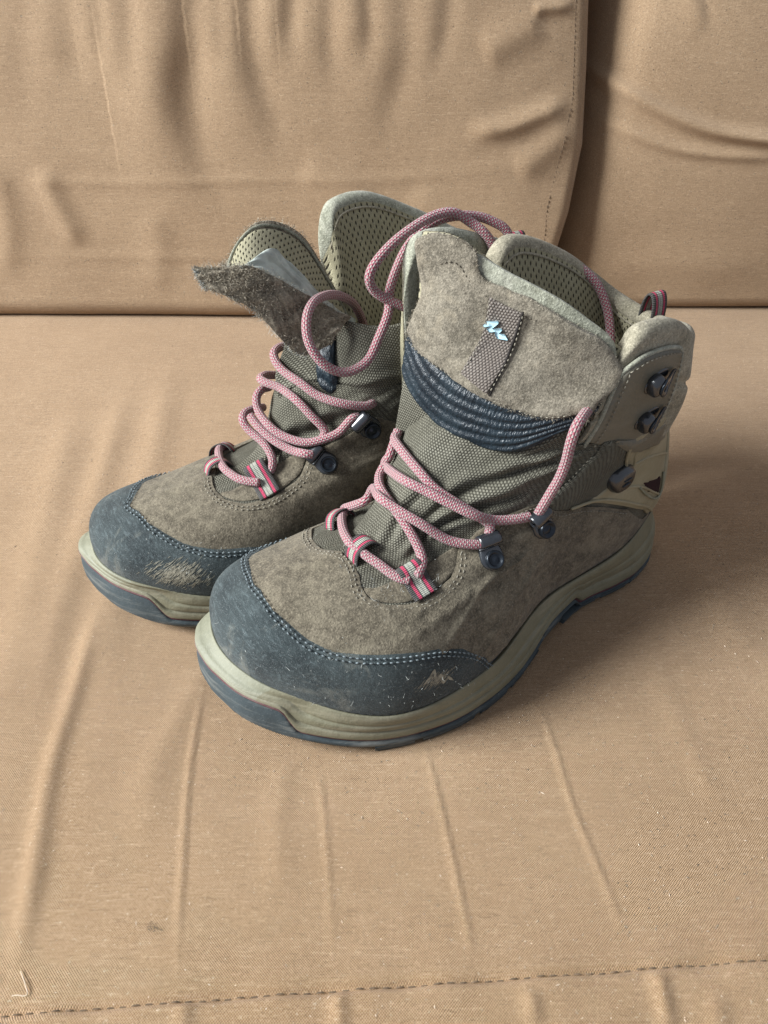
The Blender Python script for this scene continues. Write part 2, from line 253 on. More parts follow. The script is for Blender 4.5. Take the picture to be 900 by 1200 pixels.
FLAP_FAR = [[[0.203, -0.007, 0.1818], [0.1933, 0.0, 0.1766], [0.1821, 0.005, 0.1676], [0.1685, 0.01, 0.1479], [0.1599, 0.014, 0.1436], [0.1476, 0.016, 0.149]], [[0.2051, -0.01, 0.188], [0.1866, 0.002, 0.184], [0.1736, 0.006, 0.1741], [0.1619, 0.009, 0.1627], [0.1515, 0.012, 0.1569], [0.1412, 0.014, 0.1533]], [[0.2051, -0.012, 0.189], [0.1844, -0.001, 0.1909], [0.169, 0.003, 0.1825], [0.1561, 0.005, 0.1727], [0.1449, 0.007, 0.1652], [0.1326, 0.008, 0.1548]]]
SEAT_FOLDS = [
 ( [(-0.0966, 0.2551), (-0.0933, 0.2038), (-0.0868, 0.1583), (-0.0785, 0.1078)] , 0.0011 , 0.0012 ),
 ( [(-0.0321, 0.2061), (-0.027, 0.1778), (-0.0229, 0.1474), (-0.0189, 0.1122)] , 0.0008 , 0.0012 ),
 ( [(0.0195, 0.2191), (0.0246, 0.1904), (0.0294, 0.1583), (0.0328, 0.1338), (0.0348, 0.1151)] , 0.001 , 0.0012 ),
 ( [(0.0802, 0.244), (0.0835, 0.2132), (0.0864, 0.1819), (0.0921, 0.151), (0.0971, 0.1196)] , 0.0009 , 0.0013 ),
 ( [(-0.1708, 0.3196), (-0.1631, 0.2495), (-0.1587, 0.2038), (-0.148, 0.151), (-0.1391, 0.1064)] , 0.002 , 0.0045 ),
 ( [(-0.201, 0.6383), (-0.1774, 0.4902), (-0.1672, 0.367), (-0.1614, 0.2919), (-0.156, 0.244)] , 0.0022 , 0.012 ),
 ( [(-0.263, 0.5575), (-0.2302, 0.4032), (-0.2053, 0.2791), (-0.1964, 0.2038)] , 0.0022 , 0.013 ),
 ( [(-0.2254, 0.5801), (-0.2038, 0.4229), (-0.1929, 0.3196), (-0.1792, 0.223)] , 0.0024 , 0.01 ),
 ( [(-0.0955, 0.2791), (-0.1036, 0.2386), (-0.1105, 0.2038), (-0.1058, 0.1621)] , 0.0012 , 0.008 ),
 ( [(-0.048, 0.2132), (-0.0482, 0.1778), (-0.0422, 0.1405)] , 0.0008 , 0.006 ),
 ( [(0.1895, 0.367), (0.2006, 0.3196), (0.2005, 0.2668)] , 0.0016 , 0.012 ),
 ( [(0.148, 0.2791), (0.1493, 0.223), (0.1542, 0.1778)] , 0.0006 , 0.006 ),
 ( [(0.1051, 0.1151), (0.105, 0.1093), (0.1052, 0.0941)] , 0.0016 , 0.003 ),
 ( [(0.0549, 0.1093), (0.0557, 0.0981)] , 0.0014 , 0.003 ),
 ( [(0.126, 0.1093), (0.1222, 0.0941)] , 0.001 , 0.004 ),
 ( [(-0.0178, 0.1093), (-0.0155, 0.0955)] , 0.0016 , 0.003 ),
 ( [(-0.075, 0.105), (-0.0727, 0.0941)] , 0.0012 , 0.003 ),
]
SEAM = [(-0.1604, 0.0998), (-0.142, 0.1009), (-0.0482, 0.107), (0.049, 0.113), (0.1498, 0.1199), (0.1703, 0.1211)]
BACK_FOLDS = [
 ( [(-0.1643, 0.2826), (-0.1704, 0.2466), (-0.1798, 0.2151), (-0.181, 0.1887), (-0.1756, 0.1578), (-0.1639, 0.1218), (-0.1541, 0.0761)] , 0.011 , 0.013 ),
 ( [(-0.1153, 0.2826), (-0.1191, 0.2404), (-0.1141, 0.2118), (-0.1031, 0.1752), (-0.1001, 0.1401)] , 0.007 , 0.01 ),
 ( [(-0.2162, 0.2826), (-0.2229, 0.2342), (-0.2248, 0.1954)] , 0.004 , 0.008 ),
 ( [(-0.0793, 0.2826), (-0.0841, 0.2528), (-0.0819, 0.2151)] , 0.006 , 0.008 ),
 ( [(-0.2679, 0.2767), (-0.2738, 0.2342), (-0.2835, 0.202)] , 0.003 , 0.01 ),
 ( [(-0.018, 0.2826), (-0.0163, 0.2466), (-0.0228, 0.2151)] , 0.005 , 0.007 ),
 ( [(0.0145, 0.2767), (0.0135, 0.2342), (0.0, 0.1887), (-0.0079, 0.1543)] , 0.004 , 0.01 ),
 ( [(0.0507, 0.2767), (0.0462, 0.2404), (0.0306, 0.202)] , 0.004 , 0.008 ),
 ( [(-0.0468, 0.2826), (-0.0509, 0.2342), (-0.0462, 0.1954)] , 0.004 , 0.008 ),
 ( [(-0.1427, 0.2826), (-0.1437, 0.2466), (-0.1502, 0.2151)] , 0.004 , 0.007 ),
 ( [(-0.3188, 0.1472), (-0.3107, 0.1107), (-0.2958, 0.0706)] , 0.004 , 0.007 ),
 ( [(-0.2224, 0.1107), (-0.2216, 0.0721), (-0.2341, 0.0231)] , 0.002 , 0.008 ),
 ( [(-0.3648, 0.1543), (-0.3636, 0.0955), (-0.3817, 0.0398)] , 0.003 , 0.008 ),
 ( [(-0.245, 0.2826), (-0.246, 0.2466), (-0.2565, 0.2151)] , 0.003 , 0.006 ),
 ( [(-0.304, 0.2767), (-0.3209, 0.2215), (-0.3242, 0.1752)] , 0.002 , 0.01 ),
 ( [(0.0742, 0.1752), (0.1092, 0.1779), (0.1394, 0.1874), (0.1677, 0.1967)] , 0.006 , 0.005 ),
 ( [(0.1202, 0.1401), (0.1499, 0.1613), (0.171, 0.182)] , 0.004 , 0.008 ),
 ( [(0.0243, 0.1255), (0.0578, 0.0955), (0.0923, 0.0721)] , 0.003 , 0.01 ),
 ( [(0.0823, 0.2342), (0.1111, 0.2466), (0.1395, 0.2588)] , 0.004 , 0.008 ),
 ( [(0.1242, 0.2654), (0.1423, 0.2666), (0.1619, 0.2672)] , 0.004 , 0.003 ),
 ( [(-0.362, 0.1343), (-0.2418, 0.1314), (-0.1207, 0.1343), (0.0, 0.1357), (0.1514, 0.1472)] , 0.001 , 0.003 ),
 ( [(-0.3794, 0.0658), (-0.211, 0.0642), (-0.0253, 0.0674), (0.1595, 0.0721)] , 0.0008 , 0.003 ),
 ( [(-0.0797, 0.1472), (-0.0404, 0.1292), (-0.0082, 0.1031)] , 0.003 , 0.01 ),
]
EDGE_L = [(0.1757, 0.2941), (0.1767, 0.2708), (0.1812, 0.2215), (0.1854, 0.1613), (0.1792, 0.1031), (0.1664, 0.048), (0.1598, 0.0043)]
SEAM_L = [(0.1614, 0.2941), (0.1629, 0.2708), (0.169, 0.1987), (0.1641, 0.1613), (0.1554, 0.1107), (0.1561, 0.0642), (0.1596, 0.0231)]
RIGHT =[
 ( [(0.1809, 0.2238), (0.2067, 0.2091), (0.2498, 0.1898), (0.3015, 0.1737), (0.3687, 0.1658), (0.4187, 0.1629)] , 0.008 , 0.0035 ),
 ( [(0.1943, 0.1829), (0.2374, 0.1672), (0.2802, 0.1571), (0.3305, 0.1534), (0.397, 0.152)] , 0.004 , 0.003 ),
 ( [(0.264, 0.2811), (0.2738, 0.2625), (0.2807, 0.2434)] , 0.003 , 0.004 ),
 ( [(0.222, 0.0441), (0.2915, 0.0525), (0.3996, 0.0441)] , 0.002 , 0.01 ),
]
# ---------------------------------------------------------------- materials
class NT:
    """small helper to wire shader nodes"""
    def __init__(s, name):
        m = bpy.data.materials.new(name); m.use_nodes = True; s.m = m; s.t = m.node_tree
        s.b = s.t.nodes['Principled BSDF']; s.tc = s.t.nodes.new('ShaderNodeTexCoord')
    def n(s, kind, **k):
        o = s.t.nodes.new('ShaderNode'+kind)
        for a, v in k.items():
            if isinstance(a, str) and hasattr(o, a): setattr(o, a, v)
        return o
    def l(s, a, b): s.t.links.new(a, b)
    def obj(s, scale=(1, 1, 1), rot=(0, 0, 0), src='Object'):
        mp = s.n('Mapping'); mp.inputs['Scale'].default_value = scale; mp.inputs['Rotation'].default_value = rot
        s.l(s.tc.outputs[src], mp.inputs[0]); return mp.outputs[0]
    def noise(s, scale, detail=4, rough=.6, vec=None, dist=0):
        o = s.n('TexNoise'); o.inputs['Scale'].default_value = scale; o.inputs['Detail'].default_value = detail
        o.inputs['Roughness'].default_value = rough; o.inputs['Distortion'].default_value = dist
        s.l(vec if vec is not None else s.tc.outputs['Object'], o.inputs['Vector']); return o.outputs['Fac']
    def ramp(s, fac, stops):
        o = s.n('ValToRGB'); e = o.color_ramp.elements
        while len(e) < len(stops): e.new(.5)
        for k, (p, c) in zip(e, stops):
            k.position = p; k.color = (*c, 1) if len(c) == 3 else c
        s.l(fac, o.inputs[0]); return o.outputs[0]
    def fr(s, fac, a, b, lo=0., hi=1.):
        o = s.n('MapRange'); o.clamp = True
        for i, v in zip((1, 2, 3, 4), (a, b, lo, hi)): o.inputs[i].default_value = v
        s.l(fac, o.inputs[0]); return o.outputs[0]
    def mix(s, fac, a, b, mode='MIX'):
        o = s.n('Mix'); o.data_type = 'RGBA'; o.blend_type = mode
        if isinstance(fac, (int, float)): o.inputs[0].default_value = fac
        else: s.l(fac, o.inputs[0])
        for i, v in ((6, a), (7, b)):
            if isinstance(v, tuple): o.inputs[i].default_value = (*v, 1) if len(v) == 3 else v
            else: s.l(v, o.inputs[i])
        return o.outputs[2]
    def math(s, op, a, b=0.0, c=None):
        o = s.n('Math'); o.operation = op
        for i, v in enumerate((a, b) if c is None else (a, b, c)):
            if isinstance(v, (int, float)): o.inputs[i].default_value = v
            else: s.l(v, o.inputs[i])
        return o.outputs[0]
    def col(s, c):
        if isinstance(c, tuple): s.b.inputs['Base Color'].default_value = (*c, 1)
        else: s.l(c, s.b.inputs['Base Color'])
    def rough(s, r):
        if isinstance(r, (int, float)): s.b.inputs['Roughness'].default_value = r
        else: s.l(r, s.b.inputs['Roughness'])
    def bump(s, hs):
        """hs: list of (height socket, distance in m)"""
        prev = None
        for h, d in hs:
            o = s.n('Bump'); o.inputs['Distance'].default_value = d; o.inputs['Strength'].default_value = 1
            s.l(h, o.inputs['Height'])
            if prev is not None: s.l(prev, o.inputs['Normal'])
            prev = o.outputs[0]
        s.l(prev, s.b.inputs['Normal'])
    def uv(s):
        sp = s.n('SeparateXYZ'); s.l(s.tc.outputs['UV'], sp.inputs[0]); return sp.outputs[0], sp.outputs[1]

def suede(name, dark, light, dust=(.27, .235, .165), grain=1100, amt=.35, sheen=.10, bumpd=.00035):
    k = NT(name); big = k.noise(42, 7, .72, dist=.3); fine = k.noise(grain, 3, .7); mid = k.noise(240, 5, .7)
    c = k.mix(k.fr(big, .38, .60), dark, light)
    c = k.mix(k.fr(mid, .5, .3, 0, .5), c, tuple(x*.55 for x in dark))
    c = k.mix(k.fr(mid, .48, .72, 0, .55), c, tuple(x*1.45 for x in light))
    c = k.mix(k.fr(fine, .53, .68, 0, .45), c, tuple(min(1, x*2.3) for x in light))
    c = k.mix(k.fr(fine, .47, .33, 0, .5), c, tuple(x*.35 for x in dark))
    d = k.noise(60, 6, .7, dist=.6)
    c = k.mix(k.fr(d, .53, .70, 0, amt*1.3), c, dust)
    k.col(c); k.rough(.95); k.b.inputs['Sheen Weight'].default_value = sheen; k.b.inputs['Sheen Roughness'].default_value = .5
    k.b.inputs['Specular IOR Level'].default_value = .2
    k.bump([(big, .0012), (mid, .0007), (fine, bumpd)]); return k.m

M = {}
M['suede'] = suede('brown_suede', (.088, .074, .052), (.165, .141, .101))
M['suede_light'] = suede('pale_suede', (.125, .108, .080), (.225, .198, .152), dust=(.34, .29, .21), amt=.45, grain=1100)
M['suede_rough'] = suede('rough_suede', (.165, .138, .100), (.33, .285, .215), grain=700, bumpd=.0016)  # base lightened to stand in for light missing on the far flap
M['padding'] = suede('pale_green_padding', (.21, .21, .155), (.30, .30, .235), dust=(.5, .48, .4), amt=.3, sheen=.2, bumpd=.0003)
M['padding_brown'] = suede('collar_edge_suede', (.20, .180, .125), (.30, .27, .20), dust=(.45, .40, .30), amt=.3, bumpd=.0003)

def rand_mat():
    k = NT('grey_toe_rand'); sv = k.obj((1, .16, 1), (0, 0, .7))
    sc = k.noise(620, 6, .8, sv, .3); mot = k.noise(45, 6, .65); fine = k.noise(2200, 2, .6); scr = k.noise(420, 6, .8, k.obj((1, .06, 1), (0, .3, .55)))
    c = k.mix(k.fr(mot, .35, .68), (.015, .024, .026), (.050, .067, .068))
    c = k.mix(k.fr(sc, .52, .68, 0, .6), c, (.14, .175, .18))
    c = k.mix(k.fr(sc, .47, .32, 0, .6), c, (.010, .015, .017))
    c = k.mix(k.fr(scr, .64, .74, 0, .8), c, (.30, .33, .33))
    c = k.mix(k.fr(fine, .62, .72, 0, .65), c, (.30, .32, .32))
    c = k.mix(k.fr(k.noise(24, 7, .75, dist=.8), .54, .70, 0, .6), c, (.26, .255, .21))
    k.col(c); k.rough(.8); k.b.inputs['Specular IOR Level'].default_value = .35; k.b.inputs['Sheen Weight'].default_value = .10
    k.bump([(mot, .0010), (sc, .0008), (fine, .0002)]); return k.m
M['rand'] = rand_mat()

def rubber(name, a, b, dust, r=.6, streak=True, damt=.5):
    k = NT(name); big = k.noise(30, 6, .7); fine = k.noise(1300, 3, .6); st = k.noise(60, 6, .7, k.obj((.25, .25, 3)))
    c = k.mix(k.fr(big, .35, .65), a, b)
    c = k.mix(k.fr(st, .52, .7, 0, damt), c, dust)
    c = k.mix(k.fr(fine, .6, .75, 0, .5), c, dust)
    c = k.mix(k.fr(k.noise(110, 5, .75, dist=.8), .58, .7, 0, .35), c, tuple(x*.45 for x in a))
    k.col(c); k.rough(k.fr(big, .3, .7, r, r+.2)); k.bump([(k.noise(220, 5, .6), .0004), (fine, .00012)]); return k.m
M['midsole'] = rubber('olive_midsole', (.15, .142, .09), (.205, .193, .128), (.33, .30, .22), .55)
M['toeguard'] = rubber('pale_toe_guard', (.17, .17, .118), (.23, .228, .162), (.38, .36, .28), .5)
M['outsole'] = rubber('blue_grey_outsole', (.030, .043, .049), (.050, .068, .075), (.22, .225, .205), .7, damt=.8)
M['maroon'] = rubber('maroon_line', (.085, .024, .030), (.12, .035, .042), (.22, .17, .15), .7)
M['cage'] = rubber('olive_cage', (.235, .205, .125), (.30, .265, .17), (.42, .38, .28), .33, damt=.3)
M['plate'] = rubber('grey_hook_plate', (.125, .115, .084), (.165, .152, .115), (.26, .24, .19), .35, damt=.2)

def mesh_mat(name, a, b, hole, su=1250., sv=1500., rough=.9):
    k = NT(name); x, y = k.uv()
    r = k.math('FLOOR', k.math('MULTIPLY', y, sv/2)); off = k.math('MULTIPLY', k.math('MODULO', r, 2), .5)
    fx = k.math('SUBTRACT', k.math('FRACT', k.math('ADD', k.math('MULTIPLY', x, su/2), off)), .5)
    fy = k.math('SUBTRACT', k.math('FRACT', k.math('MULTIPLY', y, sv/2)), .5)
    d = k.math('SQRT', k.math('ADD', k.math('MULTIPLY', fx, fx), k.math('MULTIPLY', fy, fy)))
    h = k.fr(d, .18, .5, 1, 0)
    c = k.mix(k.fr(k.noise(45, 5, .6), .35, .65), a, b); c = k.mix(k.fr(d, .28, .5), c, hole)
    c = k.mix(k.fr(k.noise(900, 3, .6), .6, .75, 0, .5), c, tuple(min(1, q*1.8) for q in b))
    k.col(c); k.rough(rough); k.b.inputs['Specular IOR Level'].default_value = .25; k.bump([(h, .0005), (k.noise(1500, 2), .0002)]); return k.m
M['mesh'] = mesh_mat('grey_brown_mesh', (.150, .143, .108), (.245, .235, .185), (.065, .060, .045))
M['mesh_tab'] = mesh_mat('tab_weave', (.215, .185, .160), (.265, .235, .205), (.13, .108, .092), 1500, 1500)
M['maroon_mesh'] = mesh_mat('maroon_mesh', (.05, .016, .018), (.07, .024, .026), (.012, .006, .007), 1600, 1600)

def lining_mat(name, a, b):
    k = NT(name); x, y = k.uv(); P = .0043
    r = k.math('FLOOR', k.math('MULTIPLY', y, 2/P)); off = k.math('MULTIPLY', k.math('MODULO', r, 2), .5)
    fx = k.math('MULTIPLY', k.math('SUBTRACT', k.math('FRACT', k.math('ADD', k.math('MULTIPLY', x, 1/P), off)), .5), P)
    fy = k.math('MULTIPLY', k.math('SUBTRACT', k.math('FRACT', k.math('MULTIPLY', y, 2/P)), .5), P/2)
    gx = k.math('MULTIPLY', fx, 1/.00043); gy = k.math('MULTIPLY', fy, 1/.00078)
    d = k.math('SQRT', k.math('ADD', k.math('MULTIPLY', gx, gx), k.math('MULTIPLY', gy, gy)))
    c = k.mix(k.fr(k.noise(35, 5, .6), .35, .65), a, b); c = k.mix(k.fr(k.noise(1600, 3, .7), .5, .75, 0, .5), c, tuple(q*1.5 for q in b))
    c = k.mix(k.fr(d, .75, 1.15, 1, 0), c, (.025, .022, .016)); k.col(c); k.rough(.9)
    k.b.inputs['Specular IOR Level'].default_value = .2
    k.bump([(k.fr(d, .7, 1.7, 0, 1), .0005), (k.noise(1600, 2), .00025)]); return k.m
M['lining'] = lining_mat('perforated_lining', (.30, .275, .18), (.38, .35, .24))
M['lining_pale'] = lining_mat('pale_perforated_lining', (.30, .275, .18), (.37, .34, .235))

def navy_mat():
    k = NT('navy_stretch'); x, y = k.uv(); wv = k.n('TexNoise'); wv.inputs['Scale'].default_value = 700
    k.l(k.obj((1.0, .35, 1), src='UV'), wv.inputs['Vector']); wv.inputs['Detail'].default_value = 3
    g = k.noise(900, 3, .6); c = k.mix(k.fr(k.noise(50, 4), .4, .65), (.006, .012, .018), (.014, .026, .035))
    c = k.mix(k.fr(g, .6, .72, 0, .5), c, (.07, .10, .13)); k.col(c); k.rough(.38); k.bump([(wv.outputs[0], .0008), (g, .0003)]); return k.m
M['navy'] = navy_mat()

def flat(name, c, r=.7, metal=0, var=.25, scale=300, bumpd=.0002):
    k = NT(name); f = k.noise(scale, 4)
    k.col(k.mix(k.fr(f, .35, .65), tuple(q*(1-var) for q in c), tuple(min(1, q*(1+var)) for q in c))); k.rough(r); k.b.inputs['Metallic'].default_value = metal
    if bumpd: k.bump([(f, bumpd)])
    return k.m
M['metal'] = flat('black_enamel_metal', (.016, .019, .023), .27, 0, .3, 200, .00004)
M['metal'].node_tree.nodes['Principled BSDF'].inputs['Specular IOR Level'].default_value = .9
M['metal'].node_tree.nodes['Principled BSDF'].inputs['Coat Weight'].default_value = .3
M['rivet'] = flat('dark_rivet', (.022, .028, .036), .28, .5, .3, 300, .00005)
M['thread'] = flat('pale_thread', (.22, .20, .155), .85, 0, .3)
M['thread_blue'] = flat('blue_grey_thread', (.15, .18, .19), .85, 0, .35)
M['thread_brown'] = flat('brown_thread', (.13, .11, .08), .85, 0, .35)
M['interior'] = flat('dark_interior', (.018, .017, .015), .95, 0, .3)
M['slit'] = flat('painted_slit_shade', (.02, .016, .014), .95)  # near-black tone standing in for shade inside the tab slit
M['logo'] = flat('pale_blue_print', (.46, .64, .70), .6, 0, .2)
M['scrape'] = flat('worn_scrape', (.27, .25, .19), .9, 0, .35, 500, .0004)
M['torn'] = flat('torn_pale_lining', (.47, .51, .46), .7, 0, .25, 90, .0012)
M['fuzz'] = flat('suede_fuzz', (.36, .315, .24), .95, 0, .3)  # nap colour, lightened too in place of light on the far flap
M['fuzz_pale'] = flat('pale_fuzz', (.36, .37, .34), .95, 0, .3)

def cord_mat():
    k = NT('pink_and_white_cord'); x, y = k.uv()     # x: metres along, y: turns round
    a = k.math('ADD', k.math('MULTIPLY', x, 1/.0021), k.math('MULTIPLY', y, 0.0))
    row = k.math('MULTIPLY', y, 12.0); rr = k.math('FLOOR', row); off = k.math('MULTIPLY', k.math('MODULO', rr, 2), .5)
    fa = k.math('FRACT', k.math('ADD', a, off)); fb = k.math('FRACT', row)
    da = k.math('ABSOLUTE', k.math('SUBTRACT', fa, .5)); db = k.math('ABSOLUTE', k.math('SUBTRACT', fb, .5))
    pink = k.math('LESS_THAN', da, .23)
    edge = k.fr(k.math('MAXIMUM', k.math('MULTIPLY', db, 1.0), k.math('ABSOLUTE', k.math('SUBTRACT', da, .26))), .0, .5)
    c = k.mix(pink, (.39, .315, .295), (.31, .05, .085))
    tone = k.noise(60, 4); c = k.mix(k.fr(tone, .4, .7, 0, .35), c, (.33, .21, .205))
    c = k.mix(k.fr(db, .36, .5, 0, .55), c, (.22, .09, .10)); k.col(c); k.rough(.8); k.b.inputs['Sheen Weight'].default_value = .2
    hh = k.math('MULTIPLY', k.fr(db, .1, .5, 1, 0), k.fr(k.math('ABSOLUTE', k.math('SUBTRACT', k.math('FRACT', k.math('MULTIPLY', k.math('ADD', a, off), 2)), .5)), .1, .5, 1, .25))
    k.bump([(hh, .0005)]); return k.m
M['cord'] = cord_mat()
def cord_dull():
    m = M['cord'].copy(); return m

def webbing_mat():
    k = NT('striped_webbing'); x, y = k.uv()       # y across 0..1
    o = k.n('ValToRGB'); o.color_ramp.interpolation = 'CONSTANT'; e = o.color_ramp.elements
    G = (.055, .052, .048, 1); P_ = (.48, .045, .105, 1); W_ = (.36, .36, .30, 1)
    st = [(0, G), (.19, P_), (.31, G), (.36, W_), (.46, (.22, .22, .19, 1)), (.50, W_), (.64, G), (.69, P_), (.81, G)]
    while len(e) < len(st): e.new(.5)
    for q, (p, c) in zip(e, st): q.position = p; q.color = c
    k.l(y, o.inputs[0]); f = k.noise(1500, 3)
    w_ = k.math('SINE', k.math('MULTIPLY', x, 2*math.pi/.0009))
    k.col(k.mix(k.fr(f, .5, .75, 0, .4), o.outputs[0], (.2, .17, .16))); k.rough(.85); k.bump([(w_, .00018), (f, .0003)]); return k.m
M['webbing'] = webbing_mat()

# ---------------------------------------------------------------- mesh helpers
def mk(name, V, F, mat, parent=None, smooth=True, uv=None, kind=None, sharp=None):
    me = bpy.data.meshes.new(name)
    me.from_pydata(np.asarray(V, float).tolist(), [], [tuple(int(i) for i in f) for f in F]); me.update()
    if uv is not None:
        L = me.uv_layers.new(name='UVMap'); idx = np.empty(len(me.loops), int); me.loops.foreach_get('vertex_index', idx)
        L.data.foreach_set('uv', np.asarray(uv, float)[idx].ravel())
    if smooth: me.polygons.foreach_set('use_smooth', [True]*len(me.polygons))
    me.materials.append(mat); o = bpy.data.objects.new(name, me); C.collection.objects.link(o)
    if parent is not None: o.parent = parent
    if kind: o['kind'] = kind
    return o

def grid_faces(nu, nv, wrap=False, flip=False):
    i, j = np.meshgrid(np.arange(nu if wrap else nu-1), np.arange(nv-1), indexing='ij'); i = i.ravel(); j = j.ravel(); k = (i+1) % nu
    F = np.stack([i*nv+j, k*nv+j, k*nv+j+1, i*nv+j+1], 1)
    return F[:, ::-1] if flip else F

def solid_sheet(name, S, mat, parent, u=(0, 1), v=(0, 1), nu=60, nv=60, h0=0., h1=.003, kind=None, hf=None):
    """a rectangular part of a surface with both faces and rims"""
    U, V = np.meshgrid(np.linspace(*u, nu), np.linspace(*v, nv), indexing='ij'); U = U.ravel(); V = V.ravel()
    d = 0 if hf is None else hf(U, V)
    A = S.at(U, V, h1+d+0*U); B = S.at(U, V, h0+0*U); n = nu*nv
    F = grid_faces(nu, nv); F = np.vstack([F, F[:, ::-1]+n]).tolist()
    ed = [i*nv for i in range(nu)]+[(nu-1)*nv+j for j in range(1, nv)]+[i*nv+nv-1 for i in range(nu-2, -1, -1)]+[j for j in range(nv-2, 0, -1)]
    for a, b in zip(ed, ed[1:]+ed[:1]): F.append([a, b, b+n, a+n][::-1])
    P = np.vstack([A, B]); Lu = np.linalg.norm(S.at(u[1], .5)-S.at(u[0], .5)); uvm = metric_uv(S, U, V)
    return mk(name, P, F, mat, parent, uv=np.vstack([uvm, uvm]), kind=kind)

def metric(S, u, v, e=.004):
    a = np.linalg.norm(S.at(u+e, v)-S.at(u-e, v))/(2*e); v0, v1 = max(v-e, 0), min(v+e, 1)
    b = np.linalg.norm(S.at(u, v1)-S.at(u, v0))/(v1-v0); return a, b

def metric_uv(S, U, V):
    if not hasattr(S, 'mu'):
        G = S.G; du = np.linalg.norm(np.diff(G, axis=0), axis=2); dv = np.linalg.norm(np.diff(G, axis=1), axis=2)
        S.mu = du.mean()*(S.nu if S.wrap else S.nu-1)
        S.vv = np.vstack([np.zeros(S.nu), np.cumsum(dv, axis=1).T]).T
        C_ = np.linalg.norm(np.roll(G, -1, 0)-G, axis=2).sum(0); S.cc = C_
    y = np.clip(V, 0, 1)*(S.nv-1); x = (U % 1)*S.nu if S.wrap else np.clip(U, 0, 1)*(S.nu-1)
    i = np.clip(np.round(x).astype(int), 0, S.nu-1) if not S.wrap else np.round(x).astype(int) % S.nu
    j = np.clip(np.floor(y).astype(int), 0, S.nv-2); f = y-j
    if S.wrap: return np.stack([(U-.33)*(S.cc[j]*(1-f)+S.cc[j+1]*f), S.vv[i, j]*(1-f)+S.vv[i, j+1]*f], 1)
    return np.stack([U*S.mu, S.vv[i, j]*(1-f)+S.vv[i, j+1]*f], 1)

def dens(poly, step, closed=True):
    P = np.asarray(poly, float); Q = np.vstack([P, P[:1]]) if closed else P; out = []
    for a, b in zip(Q[:-1], Q[1:]):
        n = max(1, int(np.linalg.norm(b-a)/step)); out += [a+(b-a)*t for t in np.linspace(0, 1, n, endpoint=False)]
    if not closed: out.append(Q[-1])
    return np.array(out)

def smooth_poly(poly, n=200, closed=True, corner=None):
    P = np.asarray(poly, float); return spl(P, np.linspace(0, 1, n, endpoint=not closed), closed)

def inside(P, poly):
    x, y = P[:, 0], P[:, 1]; r = np.zeros(len(P), bool); Q = np.roll(poly, -1, 0)
    for (x1, y1), (x2, y2) in zip(poly, Q):
        c = ((y1 > y) != (y2 > y)); xx = (x2-x1)*(y-y1)/(y2-y1+1e-30)+x1; r ^= c & (x < xx)
    return r

def seg_dist(P, poly):
    d = np.full(len(P), 1e9)
    for a, b in zip(poly, np.roll(poly, -1, 0)):
        ab = b-a; t = np.clip(((P-a)@ab)/(ab@ab+1e-20), 0, 1); d = np.minimum(d, np.linalg.norm(P-a-t[:, None]*ab, axis=1))
    return d

